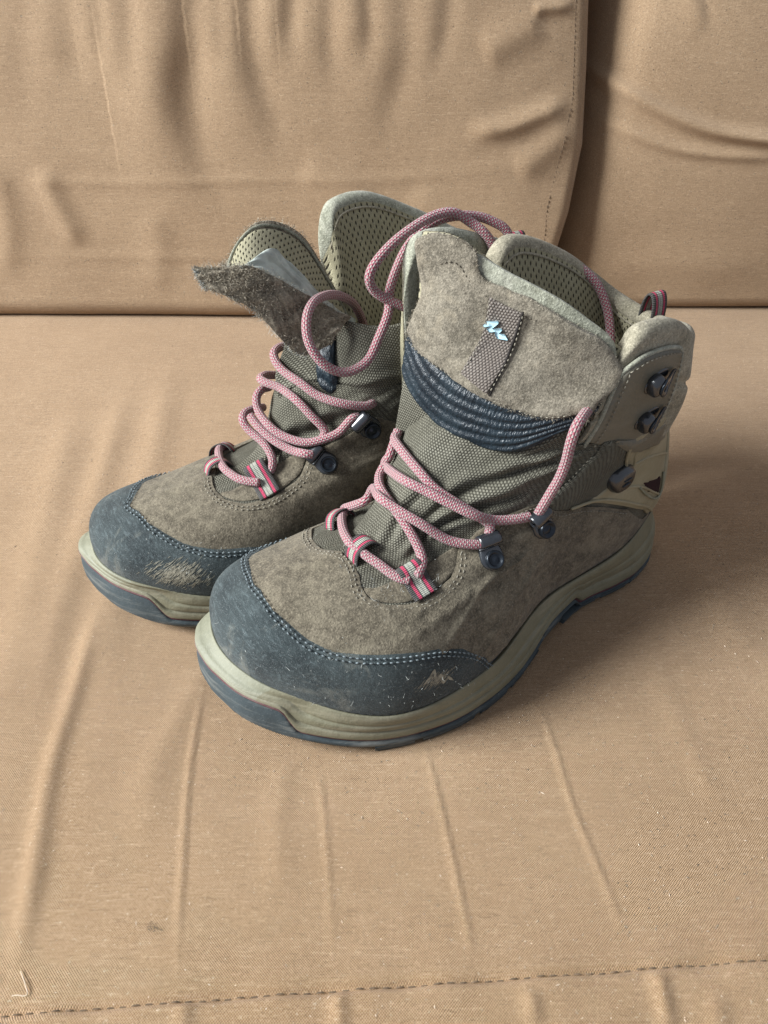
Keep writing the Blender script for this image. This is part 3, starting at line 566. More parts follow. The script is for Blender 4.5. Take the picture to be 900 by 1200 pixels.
def panel(name, S, poly, mat, parent, h=.0015, base=-.0006, res=.0018, round_=.0012, smooth=True, back=False, hf=None, h0=0., kind=None, edge=.55, wobble=0., seed=0):
    """a piece of sheet material laid on surface S inside the (u, v) outline"""
    P = np.asarray(poly, float)
    if S.wrap:
        for i in range(1, len(P)):
            while P[i, 0]-P[i-1, 0] > .5: P[i, 0] -= 1
            while P[i, 0]-P[i-1, 0] < -.5: P[i, 0] += 1
    c = P.mean(0); mu, mv = metric(S, c[0], c[1]); sc = np.array([mu, mv]); Q = P*sc
    if smooth: Q = spl(Q, np.linspace(0, 1, len(P)*14, endpoint=False), True)
    Q = dens(Q, res*.8); L = np.linalg.norm(np.diff(np.vstack([Q, Q[:1]]), axis=0), axis=1); Q = Q[L > 1e-6]
    k = max(12, int(np.linalg.norm(np.diff(np.vstack([Q, Q[:1]]), axis=0), axis=1).sum()/res)); Q = resample(Q, k, True)
    if wobble:
        rs = np.random.RandomState(seed); nn = rs.randn(len(Q)); nn = nn+np.roll(nn, 1)*.6+np.roll(nn, -1)*.6
        T = np.roll(Q, -1, 0)-np.roll(Q, 1, 0); T /= np.linalg.norm(T, axis=1, keepdims=True)+1e-12
        Q = Q+np.stack([T[:, 1], -T[:, 0]], 1)*nn[:, None]*wobble
    lo, hi = Q.min(0), Q.max(0); gx = np.arange(lo[0], hi[0], res); gy = np.arange(lo[1], hi[1], res)
    G = np.stack(np.meshgrid(gx, gy, indexing='ij'), -1).reshape(-1, 2); G[:, 1] += (np.arange(len(G))//len(gy) % 2)*res*.5
    G = G[inside(G, Q)]; d = seg_dist(G, Q) if len(G) else np.zeros(0); G = G[d > res*.55] if len(G) else G; d = d[d > res*.55]
    n = len(Q); allp = [Vector(p) for p in np.vstack([Q, G])]
    vo, eo, fo, ov, oe, of_ = delaunay_2d_cdt(allp, [(i, (i+1) % n) for i in range(n)], [], 1, 1e-7)
    V2 = np.array([tuple(p) for p in vo]); dd = seg_dist(V2, Q)
    t = np.clip(dd/round_, 0, 1); hh = h0+h*(edge+(1-edge)*np.sqrt(1-(1-t)**2))
    uvp = V2/sc
    if hf is not None: hh = hh+hf(uvp[:, 0], uvp[:, 1], dd)
    top = S.at(uvp[:, 0], uvp[:, 1], hh); F = [tuple(f) for f in fo]
    # orientation
    f0 = F[len(F)//2]; nrm = np.cross(top[f0[1]]-top[f0[0]], top[f0[2]]-top[f0[0]]); sn = S.nor(*uvp[f0[0]])[0]
    if nrm@sn < 0: F = [f[::-1] for f in F]
    bl = [i for i in range(len(V2)) if dd[i] < 1e-6]
    # ordered boundary: match to Q order
    order = []
    for q in Q:
        i = int(np.argmin(((V2-q)**2).sum(1))); order.append(i)
    order = [i for a, i in enumerate(order) if i != order[a-1]]
    b = np.array(order); e1 = S.at(uvp[b, 0], uvp[b, 1], hh[b]); e0 = S.at(uvp[b, 0], uvp[b, 1], base+h0+0*hh[b])
    N0 = len(V2); m = len(b); W = [(N0+i, N0+(i+1) % m, N0+m+(i+1) % m, N0+m+i) for i in range(m)]
    # wall orientation: outward
    cen2 = V2.mean(0); area2 = 0.5*np.sum(V2[b][:, 0]*np.roll(V2[b][:, 1], -1)-np.roll(V2[b][:, 0], -1)*V2[b][:, 1])
    if (area2 > 0) == (nrm@sn > 0): W = [w_[::-1] for w_ in W]
    VV = np.vstack([top, e1, e0]); uvs = np.vstack([metric_uv(S, uvp[:, 0], uvp[:, 1])]+[metric_uv(S, uvp[b, 0], uvp[b, 1])]*2)
    F = F+W
    if back:
        N1 = len(VV); VV = np.vstack([VV, S.at(uvp[:, 0], uvp[:, 1], base+h0+0*hh)]); uvs = np.vstack([uvs, metric_uv(S, uvp[:, 0], uvp[:, 1])])
        F = F+[tuple(i+N1 for i in f[::-1]) for f in F[:len(fo)]]
    return mk(name, VV, F, mat, parent, uv=uvs, kind=kind)

def run(S, pts, h=0., n=None, step=.0008, smooth=True):
    """3D polyline along a (u, v) run"""
    P = np.asarray(pts, float).copy()
    if S.wrap:
        for i in range(1, len(P)):
            while P[i, 0]-P[i-1, 0] > .5: P[i, 0] -= 1
            while P[i, 0]-P[i-1, 0] < -.5: P[i, 0] += 1
    Q = spl(P, np.linspace(0, 1, len(P)*20)) if smooth else dens(P, .002, False)
    X = S.at(Q[:, 0], Q[:, 1], h); s = np.r_[0, np.cumsum(np.linalg.norm(np.diff(X, axis=0), axis=1))]
    k = max(3, int(s[-1]/step)); t = np.linspace(0, s[-1], k); q = np.stack([np.interp(t, s, Q[:, i]) for i in (0, 1)], 1)
    return q, S.at(q[:, 0], q[:, 1], h), S.nor(q[:, 0], q[:, 1])

def stitches(name, runs, mat, parent, pitch=.0027, length=.0019, r=.00036):
    """runs: list of (S, pts, h, side offset)"""
    V = []; F = []
    for S, pts, h, off in runs:
        q, X, N = run(S, pts, h, step=pitch/4)
        T = np.gradient(X, axis=0); T /= np.linalg.norm(T, axis=1, keepdims=True)+1e-12; B = np.cross(N, T); X = X+B*off
        rs = np.random.RandomState(len(V)+3)
        for i in range(2, len(X)-2, 4):
            c, t, b, n_ = X[i], T[i], B[i], N[i]; t = t+b*rs.uniform(-.2, .2); L = length*rs.uniform(.8, 1.1)/2
            k = len(V); ring4 = [(1, 0), (0, 1), (-1, 0), (0, -1)]
            V.append(c-t*L-n_*r*.6)
            for s in (-.55, .55):
                for a, bb in ring4: V.append(c+t*L*s+b*r*a+n_*r*(bb*1.0+.5))
            V.append(c+t*L-n_*r*.6)
            for j in range(4):
                jj = (j+1) % 4; F += [(k, k+1+jj, k+1+j), (k+1+j, k+1+jj, k+5+jj, k+5+j), (k+9, k+5+j, k+5+jj)]
    return mk(name, np.array(V), F, mat, parent, kind='stuff')

def tube(name, X, r, mat, parent, sides=18, step=.0009, relief=0., caps=True, smooth_n=True, flat_=1.0, up=None):
    X = np.asarray(X, float)
    if smooth_n: X = spl(X, np.linspace(0, 1, len(X)*12))
    s = np.r_[0, np.cumsum(np.linalg.norm(np.diff(X, axis=0), axis=1))]; k = max(4, int(s[-1]/step)); t = np.linspace(0, s[-1], k)
    X = np.stack([np.interp(t, s, X[:, i]) for i in range(3)], 1)
    for _ in range(3): X[1:-1] = (X[:-2]+2*X[1:-1]+X[2:])/4
    T = np.gradient(X, axis=0); T /= np.linalg.norm(T, axis=1, keepdims=True)+1e-12
    n_ = np.array(up if up is not None else (0, 0, 1.)); n_ = n_-T[0]*(n_@T[0]); n_ /= np.linalg.norm(n_); Ns = []
    for i in range(k):
        n_ = n_-T[i]*(n_@T[i]); n_ /= np.linalg.norm(n_)+1e-12; Ns.append(n_.copy())
    Ns = np.array(Ns); Bs = np.cross(T, Ns); a = np.arange(sides+1)/sides*2*np.pi
    R = np.asarray(r, float)*np.ones(k)
    rad = R[:, None]*np.ones(sides+1)[None]
    if relief:
        ph = t[:, None]/.0021+np.floor(np.arange(sides+1)/sides*12)[None]%2*.5
        rad = rad*(1+relief*(np.cos(2*np.pi*2*ph)*.5))
    V = X[:, None]+(Ns[:, None]*(np.cos(a)*flat_)[None, :, None]+Bs[:, None]*np.sin(a)[None, :, None])*rad[..., None]
    uv = np.stack([np.broadcast_to(t[:, None], (k, sides+1)), np.broadcast_to((a/2/np.pi)[None], (k, sides+1))], -1).reshape(-1, 2)
    V = V.reshape(-1, 3); F = grid_faces(k, sides+1, flip=True).tolist()
    if caps:
        for i, fl in ((0, False), (k-1, True)):
            c = len(V); V = np.vstack([V, X[i:i+1]+T[i]*(R[i]*.4 if fl else -R[i]*.4)]); uv = np.vstack([uv, [[t[i], 0]]])
            for j in range(sides): F.append([c, i*(sides+1)+j, i*(sides+1)+j+1][::(1 if fl else -1)])
    return dict(V=V, F=F, uv=uv)

def join(parts):
    V = []; F = []; U = []; n = 0
    for p in parts:
        V.append(p['V']); F += [[i+n for i in f] for f in p['F']]; n += len(p['V']); U.append(p['uv'])
    return np.vstack(V), F, np.vstack(U)

def ribbon(X, W, width, thick=.0009):
    """strap: X centre line (n,3), W width directions (n,3)"""
    X = np.asarray(X, float); n = len(X); T = np.gradient(X, axis=0); T /= np.linalg.norm(T, axis=1, keepdims=True)+1e-12
    W = np.asarray(W, float)*np.ones((n, 1)); W = W-T*(W*T).sum(1, keepdims=True); W /= np.linalg.norm(W, axis=1, keepdims=True)+1e-12
    N = np.cross(W, T); s = np.r_[0, np.cumsum(np.linalg.norm(np.diff(X, axis=0), axis=1))]
    m = 12; prof = [(-.5+i/(m-1), .5) for i in range(m)]+[(.5-i/(m-1), -.5) for i in range(m)]
    V = np.stack([X+W*a*width+N*b*thick*(1 if abs(a) < .49 else .5) for a, b in prof], 1)
    uv = np.stack([np.stack([s, np.full(n, min(max(a+.5, .001), .999))], 1) for a, b in prof], 1)
    k = len(prof); F = []
    for i in range(n-1):
        for j in range(k): F.append([i*k+j, i*k+(j+1) % k, (i+1)*k+(j+1) % k, (i+1)*k+j])
    F.append(list(range(k))[::-1]); F.append([(n-1)*k+j for j in range(k)])
    return dict(V=V.reshape(-1, 3), F=F, uv=uv.reshape(-1, 2))

def empty(name, loc, rz, label, cat, group=None):
    o = bpy.data.objects.new(name, None); o.empty_display_size = .05; C.collection.objects.link(o)
    o.location = loc; o.rotation_euler = (0, 0, rz); o['label'] = label; o['category'] = cat
    if group: o['group'] = group
    return o

def frame_at(S, uv, uvtop):
    """orthonormal frame on a surface: origin, direction to uvtop, normal"""
    p = S.at(*uv)[0]; q = S.at(*uvtop)[0]; n_ = S.nor(*uv)[0]; d = q-p; d -= n_*(d@n_); d /= np.linalg.norm(d); return p, d, n_, np.cross(d, n_)

def scratches(name, S, c, size, ang, n, mat, parent, h=.0032, seed=1, L=.006, w_=.00022):
    rs = np.random.RandomState(seed); mu, mv = metric(S, *c); V = []; F = []
    for _ in range(n):
        p = rs.randn(2)*size/2; a = ang+rs.randn()*.12; l = L*rs.uniform(.3, 1.2); k = len(V); t = np.linspace(-.5, .5, 5)
        for q in t:
            x = p+np.array([math.cos(a), math.sin(a)])*l*q; o_ = np.array([-math.sin(a), math.cos(a)])*w_*(1-4*q*q*.9)*rs.uniform(.6, 1.3)
            for s_ in (-1, 1): y = (x+o_*s_)/[mu, mv]+np.array(c); V.append(S.at(y[0], max(y[1], 0), h)[0])
        F += [(k+2*i, k+2*i+1, k+2*i+3, k+2*i+2) for i in range(4)]
    return mk(name, V, F, mat, parent, kind='stuff')

def fuzz(name, S, runs, mat, parent, count=900, length=.0016, spread=.001, seed=1, r=.00007, area=None):
    """short stray fibres standing off a surface"""
    rs = np.random.RandomState(seed); V = []; F = []
    if area is not None:
        (u0, u1), (v0, v1), poly = area; U = rs.uniform(u0, u1, count); W = rs.uniform(v0, v1, count)
        if poly is not None:
            k = inside(np.stack([U, W], 1), np.asarray(poly)); U, W = U[k], W[k]
        X = S.at(U, W, area_h(S)); N = S.nor(U, W)
    else:
        Xs = []; Ns = []
        for pts, h in runs:
            q, X, N = run(S, pts, h); i = rs.randint(0, len(X), count//len(runs)); Xs.append(X[i]); Ns.append(N[i])
        X = np.vstack(Xs); N = np.vstack(Ns)
    X = X+rs.randn(*X.shape)*spread*.4
    for x, n_ in zip(X, N):
        d = n_+rs.randn(3)*.8; d /= np.linalg.norm(d); L = length*rs.uniform(.4, 1.3); s = np.cross(d, rs.randn(3)); s /= np.linalg.norm(s)+1e-9
        b = x-n_*.0003; m_ = b+d*L*.6; e = b+d*L+rs.randn(3)*L*.3; k = len(V)
        V += [b-s*r, b+s*r, m_+s*r, m_-s*r, e]; F += [(k, k+1, k+2, k+3), (k+3, k+2, k+4)]
    return mk(name, np.array(V), F, mat, parent, kind='stuff', smooth=False)
def area_h(S): return .0024
# ---------------------------------------------------------------- sole
PLAN = dict(
 near=([(0, 0), (.003, .013), (.0147, .026), (.035, .0335), (.054, .0350), (.083, .0345), (.120, .045), (.150, .057), (.175, .0625), (.202, .0625), (.236, .0530), (.264, .0350), (.284, .013), (.2915, -.006), (.2935, -.018)],
       [(.2925, -.032), (.284, -.045), (.262, -.053), (.230, -.051), (.200, -.046), (.160, -.038), (.110, -.033), (.060, -.035), (.035, -.033), (.014, -.025), (.003, -.013)]),
 far=([(0, 0), (.003, .013), (.0147, .025), (.035, .0320), (.060, .0335), (.090, .0315), (.125, .034), (.160, .042), (.195, .0465), (.225, .042), (.247, .0335), (.266, .0225), (.283, .003), (.2905, -.015), (.293, -.026)],
      [(.2935, -.038), (.286, -.050), (.264, -.058), (.230, -.056), (.200, -.052), (.160, -.047), (.110, -.038), (.060, -.036), (.035, -.034), (.014, -.026), (.003, -.013)]))
def zfloor(x):
    x = np.asarray(x, float)
    toe = .013*np.clip((x-.215)/.078, 0, 1)**1.7; arch = .0085*sstep(x, .080, .090)*(1-sstep(x, .112, .135)); heel = .004*np.clip((.03-x)/.03, 0, 1)**2
    return toe+arch+heel
def plan_ring(key, n):
    A, B = PLAN[key]; P = np.array(A+B, float); D = spl(P, np.linspace(0, 1, 1400, endpoint=False), True)
    k = int(len(A)-1)/len(P)*1400; k = int(k); h1 = resample(D[:k+1], n//2+1); h2 = resample(np.vstack([D[k:], D[:1]]), n//2+1)
    return np.vstack([h1[:-1], h2[:-1]])
def sole(key, S, root):
    n = 260; O = plan_ring(key, n); T = np.roll(O, -1, 0)-np.roll(O, 1, 0); T /= np.linalg.norm(T, axis=1, keepdims=True); Nn = np.stack([T[:, 1], -T[:, 0]], 1)
    if (Nn[n//4]@(O[n//4]-O.mean(0))) < 0: Nn = -Nn
    u = np.arange(n)/n; x = O[:, 0]; zb = zfloor(x); R0 = S.G[::1, 0]; R0 = R0 if len(R0) == n else R0[np.linspace(0, len(R0)-1, n).astype(int)]
    toe = sstep(x, .262, .272)*sstep(-O[:, 1], -.034, -.026)           # the rubber guard climbs the toe
    toe = np.where((u > .25) & (u < .75), toe, 0)
    to = zb+.0062-.0022*(1-sstep(x, .09, .13))+.0125*toe                                            # top of outsole wall
    def rows(spec): return np.stack([np.c_[O+Nn*off[:, None], z] for off, z in spec], 1)
    one = np.ones(n)
    G = rows([(-.012*one, zb+.003), (-.0025*one, zb+.0005), (-.0005*one, zb+.0016), (.0006*one-.001*toe, zb+.6*(to-zb)), (.0002*one-.002*toe, to-.0008), (-.0022*one-.002*toe, to+.0002), (-.008*one, to+.0002)])
    G = spl(G.transpose(1, 0, 2).reshape(7, -1), np.linspace(0, 1, 26)).reshape(26, n, 3).transpose(1, 0, 2)
    V = G.reshape(-1, 3); F = grid_faces(n, 26, True, flip=True).tolist(); c = len(V); V = np.vstack([V, [[.14, 0, .006]]])
    F += [[c, (i*26), ((i+1) % n)*26] for i in range(n)]
    o = mk('outsole', V, F, M['outsole'], root)
    # maroon line, from the forefoot round to the heel
    G = rows([(-.004*one, to-.0002), (-.0008*one, to), (-.0006*one, to+.0011), (-.004*one, to+.0012)])
    m = mk('sole_line', G.reshape(-1, 3), grid_faces(n, 4, True, flip=True), M['maroon'], root)
    # midsole
    tb = to+.001; top = R0[:, 2]+.0018+.001*sstep(x, .25, .28); rz = top-tb
    inn = R0[:, :2]; ks = [0, .03, .10, .26, .33, .40, .55, .62, .70, .90, 1.0, 1.03]
    offs = [-.004, -.0006, .0004, .0000, -.0011, -.0002, .0002, -.0010, .0001, None, None, None]
    Rn = R0[:, :2]; nin = np.roll(Rn, -1, 0)-np.roll(Rn, 1, 0); nin /= np.linalg.norm(nin, axis=1, keepdims=True); nin = np.stack([nin[:, 1], -nin[:, 0]], 1)
    if (nin[n//4]@(Rn[n//4]-Rn.mean(0))) < 0: nin = -nin
    G = []
    for k_, of in zip(ks, offs):
        if of is None:
            d = {.90: .0042, 1.0: .0030, 1.03: .0}[k_]; z = tb+rz*min(k_, 1.0)-(.0025 if k_ > 1 else 0)
            a = Rn+nin*(d+.0005*toe)[:, None]
            G.append(np.c_[a, z])
        else:
            bl = sstep(k_, .35, .95); a = (O+Nn*(of*(1-.6*toe)-.001*toe)[:, None])*(1-bl)+(Rn+nin*.0042)*bl
            # faceted bay beside the toe guard
            G.append(np.c_[a, tb+rz*k_])
    G = np.stack(G, 0); G = spl(G.reshape(len(ks), -1), np.linspace(0, 1, 66)).reshape(66, n, 3).transpose(1, 0, 2)
    dd = np.minimum(abs(u-.405), 1)                                    # hollow at the corner of the toe
    hol = .0022*np.exp(-((u-.425)/.016)**2)[:, None]*np.exp(-((np.linspace(0, 1, 66)-.62)/.26)**2)[None]
    G[..., 0] -= hol*Nn[:, 0:1]; G[..., 1] -= hol*Nn[:, 1:2]
    uv = np.stack(np.meshgrid(u, np.linspace(0, 1, 66), indexing='ij'), -1).reshape(-1, 2)
    mo = mk('midsole', G.reshape(-1, 3), grid_faces(n, 66, True, flip=True), M['midsole'], root)
    mo.data.materials.append(M['toeguard'])
    # paler moulded piece across the toe
    j = np.arange(65); mi = []
    for i in range(n):
        lim = .445 if key == 'near' else .45
        mi += [1 if lim < u[i] < .60 else 0]*65
    mo.data.polygons.foreach_set('material_index', mi)
    # tread lugs round the edge
    V = []; F = []
    s = np.r_[0, np.cumsum(np.linalg.norm(np.diff(np.vstack([O, O[:1]]), axis=0), axis=1))]; L = s[-1]; k = 0; t = .004
    while t < L-.01:
        w_ = .030 if k % 2 else .020; a = [np.array([np.interp(t+q, s, np.r_[O[:, i], O[0, i]]) for i in (0, 1)]) for q in (0, w_/3, 2*w_/3, w_)]
        nn_ = [np.array([np.interp(t+q, s, np.r_[Nn[:, i], Nn[0, i]]) for i in (0, 1)]) for q in (0, w_/3, 2*w_/3, w_)]
        zz = float(zfloor(a[1][0])); b = len(V); zl = max(0.0008, zz-.0012) if zz > .004 else .0004
        if a[0][0] < .255 and a[-1][0] < .255:
            for (p, q) in zip(a, nn_): V += [[*(p+q*.0007), zz+.0035], [*(p+q*.0001), zl], [*(p-q*.009), zl], [*(p-q*.009), zz+.0035]]
            for i in range(3):
                for c_ in range(4): F.append([b+i*4+c_, b+i*4+(c_+1) % 4, b+(i+1)*4+(c_+1) % 4, b+(i+1)*4+c_])
            F += [[b, b+1, b+2, b+3][::-1], [b+12, b+13, b+14, b+15]]
        t += w_+.0045; k += 1
    lg = mk('tread_lugs', V, F, M['outsole'], root, smooth=False, kind='stuff')

# ---------------------------------------------------------------- fittings
def eyelet_hook(S, uv, uvtop, root):
    """riveted lace hook: plate, folded nose that holds the lace, rivet"""
    p, d, n_, b = frame_at(S, uv, uvtop); p = p+n_*.0022
    # outline of the plate in (along d, across b)
    pts = []
    for a in np.linspace(0, 2*np.pi, 40, endpoint=False):
        c, s = math.cos(a), math.sin(a); y = .0062*c; xx = .0062*s
        if s > 0: xx = .0105*s; y = .0062*np.sign(c)*abs(c)**.45*(1-.22*s)
        pts.append((xx, y))
    V = []; F = []; n = len(pts)
    for z, k in ((-.0012, 1.), (.0004, 1.), (.0011, .86), (.0013, .5)):
        V += [p+d*x*k+b*y*k+n_*z for x, y in pts]
    V.append(p+n_*.0013); 
    for r in range(3):
        for i in range(n): F.append([r*n+i, r*n+(i+1) % n, (r+1)*n+(i+1) % n, (r+1)*n+i])
    F += [[3*n+i, 3*n+(i+1) % n, 4*n] for i in range(n)]
    o = mk('lace_hook', V, F, M['metal'], root)
    # folded nose over the lace
    t = np.linspace(-.4, 1.25, 20)*np.pi; X = np.array([p+d*(.0085+.0034*np.sin(a))+n_*(.0030-.0034*np.cos(a)) for a in t])
    rb = ribbon(X, b, .0112, .0012); mk('nose', rb['V'], rb['F'], M['metal'], o)
    # rivet: dished disc with rim
    prof = [(.0, .0022), (.0014, .0020), (.0022, .0014), (.0028, .0015), (.0034, .0026), (.0041, .0029), (.0046, .0024), (.0047, .0006)]
    V = []; F = []; m = 28
    for r, z in prof: V += [p-d*.0012+n_*(z+.0008)+(d*math.cos(a)+b*math.sin(a))*max(r, 1e-5) for a in np.linspace(0, 2*np.pi, m, endpoint=False)]
    for r in range(len(prof)-1):
        for i in range(m): F.append([r*m+i, (r+1)*m+i, (r+1)*m+(i+1) % m, r*m+(i+1) % m])
    mk('rivet', V, F, M['rivet'], o); return o

def blob(p, d, b, n_, pts, size, power=2.6, nu=28, nv=16):
    V = []; F = []
    for i in range(nv+1):
        t = -math.pi/2+math.pi*i/nv
        for j in range(nu):
            a = 2*math.pi*j/nu; e = 2/power; f = lambda q: math.copysign(abs(q)**e, q)
            V.append(p+d*size[0]*f(math.cos(t))*f(math.cos(a))+b*size[1]*f(math.cos(t))*f(math.sin(a))+n_*size[2]*f(math.sin(t)))
    for i in range(nv):
        for j in range(nu): F.append([i*nu+j, i*nu+(j+1) % nu, (i+1)*nu+(j+1) % nu, (i+1)*nu+j])
    return V, F
def open_hook(S, uv, uvtop, root):
    """speed hook: rounded nose, leaf shaped ring plate with a hole, pointed end sunk in the plate"""
    p, d, n_, b = frame_at(S, uv, uvtop); p = p+n_*.0024
    V, F = blob(p-d*.0030+n_*.0020-b*.0012, d, b, n_, None, (.0042, .0056, .0038), 2.7); o = mk('lace_hook', V, F, M['metal'], root)
    V, F = blob(p-d*.0002-b*.0006, d, b, n_, None, (.0080, .0054, .0010), 2.2); mk('hook_foot', V, F, M['metal'], o)
    def leaf(a, q=1.):
        c = math.cos(a); s_ = math.sin(a); x = (.0085*c**3 if c > 0 else .0042*c)+(.0028*c if c > 0 else 0); y = .0042*s_*(1-.35*max(c, 0)); return x*q, y*q
    nu = 40; G = np.zeros((nu+1, 4, 3)); rim = []
    for i, a in enumerate(np.linspace(0, 2*np.pi, nu+1)):
        x, y = leaf(a); hx, hy = -.0005+.0019*math.cos(a), .0017*math.sin(a)
        for j, t in enumerate((0, .35, .8, 1)):
            X_, Y_ = hx+(x-hx)*t, hy+(y-hy)*t; z = .0062-.0052*np.clip((X_+.002)/.012, 0, 1)+.0005*math.sin(t*3.14)
            G[i, j] = p+d*X_+b*Y_+n_*z
        rim.append(G[i, 3])
    solid_sheet('hook_ring', Surf(G), M['metal'], o, nu=41, nv=4, h0=-.0009, h1=.0)
    t = tube('x', rim, .0006, None, None, sides=8, step=.0006, smooth_n=False); mk('hook_rim', t['V'], t['F'], M['rivet'], o)
    return o

def block_hook(S, uv, uvtop, root):
    """chunky five sided lace lock"""
    p, d, n_, b = frame_at(S, uv, uvtop); p = p+n_*.0018
    out = [(-.0075, .0045), (-.0085, -.001), (-.0035, -.0068), (.0045, -.0062), (.0078, -.001), (.0060, .0052), (0, .0068)]
    Q = np.array(out)*1.12; Q = np.vstack([Q*.985, Q*1.0]) if 0 else spl(Q, np.linspace(0, 1, 42, endpoint=False), True); V = []; F = []; n = len(Q)
    for z, q in ((-.001, 1.04), (.0018, 1.0), (.0046, .86), (.0056, .62)): V += [p+b*x*q+d*y*q+n_*z for x, y in Q]
    V.append(p+n_*.0052)
    for r in range(3):
        for i in range(n): F.append([r*n+i, r*n+(i+1) % n, (r+1)*n+(i+1) % n, (r+1)*n+i])
    F += [[3*n+i, 3*n+(i+1) % n, 4*n] for i in range(n)]
    o = mk('lace_lock', V, F, M['metal'], root)
    for sy in (-.0016, .0016):
        X = [p+b*x+d*(sy+.0004*math.sin(x*900))+n_*.0056 for x in np.linspace(-.0030, .0034, 9)]; t = tube('x', X, .00045, None, None, sides=8, step=.0006); mk('lock_groove', t['V'], t['F'], M['rivet'], o)
    return o

def lace_loop(S, seg, root, width=.0105, hl=.0062, span=.0065):
    """striped webbing strap over the cord; seg = direction of the cord on the surface"""
    p, d, n_, b = frame_at(S, seg[0], seg[1]); q = S.at(*seg[1])[0]; c = (p+q)/2; X = []
    for a in np.linspace(-1, 1, 26):
        t = a*math.pi*.5; X.append(c+b*span*1.0*math.sin(t)*(1+.25*abs(a)**6)+n_*(hl*max(math.cos(t), 0)**.7-.0012*abs(a)**6))
    rb = ribbon(np.array(X), d, width, .0010); return mk('lace_loop', rb['V'], rb['F'], M['webbing'], root, uv=rb['uv'])

def strap_loop(S, seg, root, width=.0125, hl=.0062):
    """flat strap that ends in a stitched tail lying on the vamp"""
    p = S.at(*seg[0])[0]; q = S.at(*seg[1])[0]; n_ = S.nor(*seg[1])[0]; d = q-p; d /= np.linalg.norm(d); L = np.linalg.norm(q-p)
    b = np.cross(d, n_); X = [p+d*L*t+n_*(.0026+.0042*sstep(t, .25, .95)) for t in np.linspace(-.15, .85, 14)]
    e = X[-1]; X += [e+d*.0036*math.sin(a)+n_*(-.0030*(1-math.cos(a))) for a in np.linspace(.4, 3.3, 12)]
    rb = ribbon(np.array(X), b, width, .0011); return mk('lace_loop', rb['V'], rb['F'], M['webbing'], root, uv=rb['uv'])

def pull_loop(p, out, up, across, root, h=.017, w=.012, sp=.010):
    p, out, up, across = [np.array(q, float) for q in (p, out, up, across)]
    X = [p+up*(h*math.sin(a)**.8 if 0 < a < math.pi else 0)+across*(-sp/2*math.cos(a)) for a in np.linspace(0, math.pi, 26)]
    X = [p-up*.012-across*sp/2]+X+[p-up*.012+across*sp/2]; rb = ribbon(np.array(X), out, w, .0014)
    return mk('pull_loop', rb['V'], rb['F'], M['webbing'], root, uv=rb['uv'])

def collar(Sc, root, thick=.0105, mat='padding', inmat='lining'):
    """padded collar: outer skin, rolled rim, inner lining on its own"""
    nu, nv = 170, 30; u = np.linspace(0, 1, nu); L = Sc.len; e = np.clip(np.minimum(u, 1-u)*L/.008, 0, 1); te = np.sqrt(1-(1-e)**2)
    rows = []
    pf = lambda v: .0011*np.sin(u*L*190+v*3)*math.sin(math.pi*v)-.0022*np.exp(-((v-.52-.1*np.sin(u*9))/.035)**2)*((u < .012) | ((u > .21) & (u < .42)))
    for v in np.linspace(0, 1, nv): rows.append(Sc.at(u, np.full(nu, v), pf(v)))
    top = rows[-1]; N = Sc.nor(u, np.full(nu, 1.)); A = Sc.at(u, np.full(nu, .97)); T = top-A; T /= np.linalg.norm(T, axis=1, keepdims=True)+1e-9
    th = thick*(.12+.88*te)
    for a in np.linspace(.15, math.pi*1.06, 15):
        rows.append(top-N*(th*(1-np.cos(a))/2)[:, None]+T*(th*.5*math.sin(a))[:, None])
    R = np.stack(rows, 1); k = R.shape[1]
    # close to the inside a short way, lining takes over
    o = mk('collar', R.reshape(-1, 3), grid_faces(nu, k), M[mat], root)
    V2 = []
    for v in np.linspace(1.0, -.25, 40):
        q = Sc.at(u, np.full(nu, max(v, 0.)), 0.0)-Sc.nor(u, np.full(nu, max(v, 0)))*(th*(1+.25*math.sin(max(v, 0)*math.pi)))[:, None]
        if v < 0: q = q+np.array([0, 0, v*.12])
        V2.append(q)
    G = np.stack(V2, 1); sv = np.r_[0, np.cumsum(np.linalg.norm(np.diff(G[nu//2], axis=0), axis=1))]
    uv = np.stack(np.meshgrid(u*L, sv, indexing='ij'), -1).reshape(-1, 2)
    li = mk('lining', G.reshape(-1, 3), grid_faces(nu, 40), M[inmat], root, uv=uv)
    seam = np.stack([G[:, 2]-0*N, ], 1)
    t = tube('x', G[::4, 1]-N[::4]*.0002, .0007, None, None, sides=8, step=.002, smooth_n=False); mk('rim_piping', t['V'], t['F'], M['padding_brown'], root)
    # front and rear ends of the padding closed between skin and lining
    for i in (0, nu-1):
        ring_ = np.vstack([R[i], G[i, :33]]); c = ring_.mean(0); V = np.vstack([ring_, [c]]); n = len(ring_)
        mk('collar_end', V, [(j, (j+1) % n, n) if i else ((j+1) % n, j, n) for j in range(n)], M[mat], root)
    return o

def insole(S, root):
    n = 80; u = np.arange(n)/n; V = []; lev = [(.97, -.0045), (.85, -.006), (.7, -.007), (.55, -.008), (.4, -.009), (.25, -.009)]
    for v, h in lev: V += list(S.at(u, np.full(n, v), h))
    V.append(np.array([.10, 0, .045])); k = len(lev)
    F = [[i*n+j, i*n+(j+1) % n, (i+1)*n+(j+1) % n, (i+1)*n+j] for i in range(k-1) for j in range(n)]+[[(k-1)*n+j, (k-1)*n+(j+1) % n, k*n] for j in range(n)]
    return mk('inner_sock', V, F, M['interior'], root)

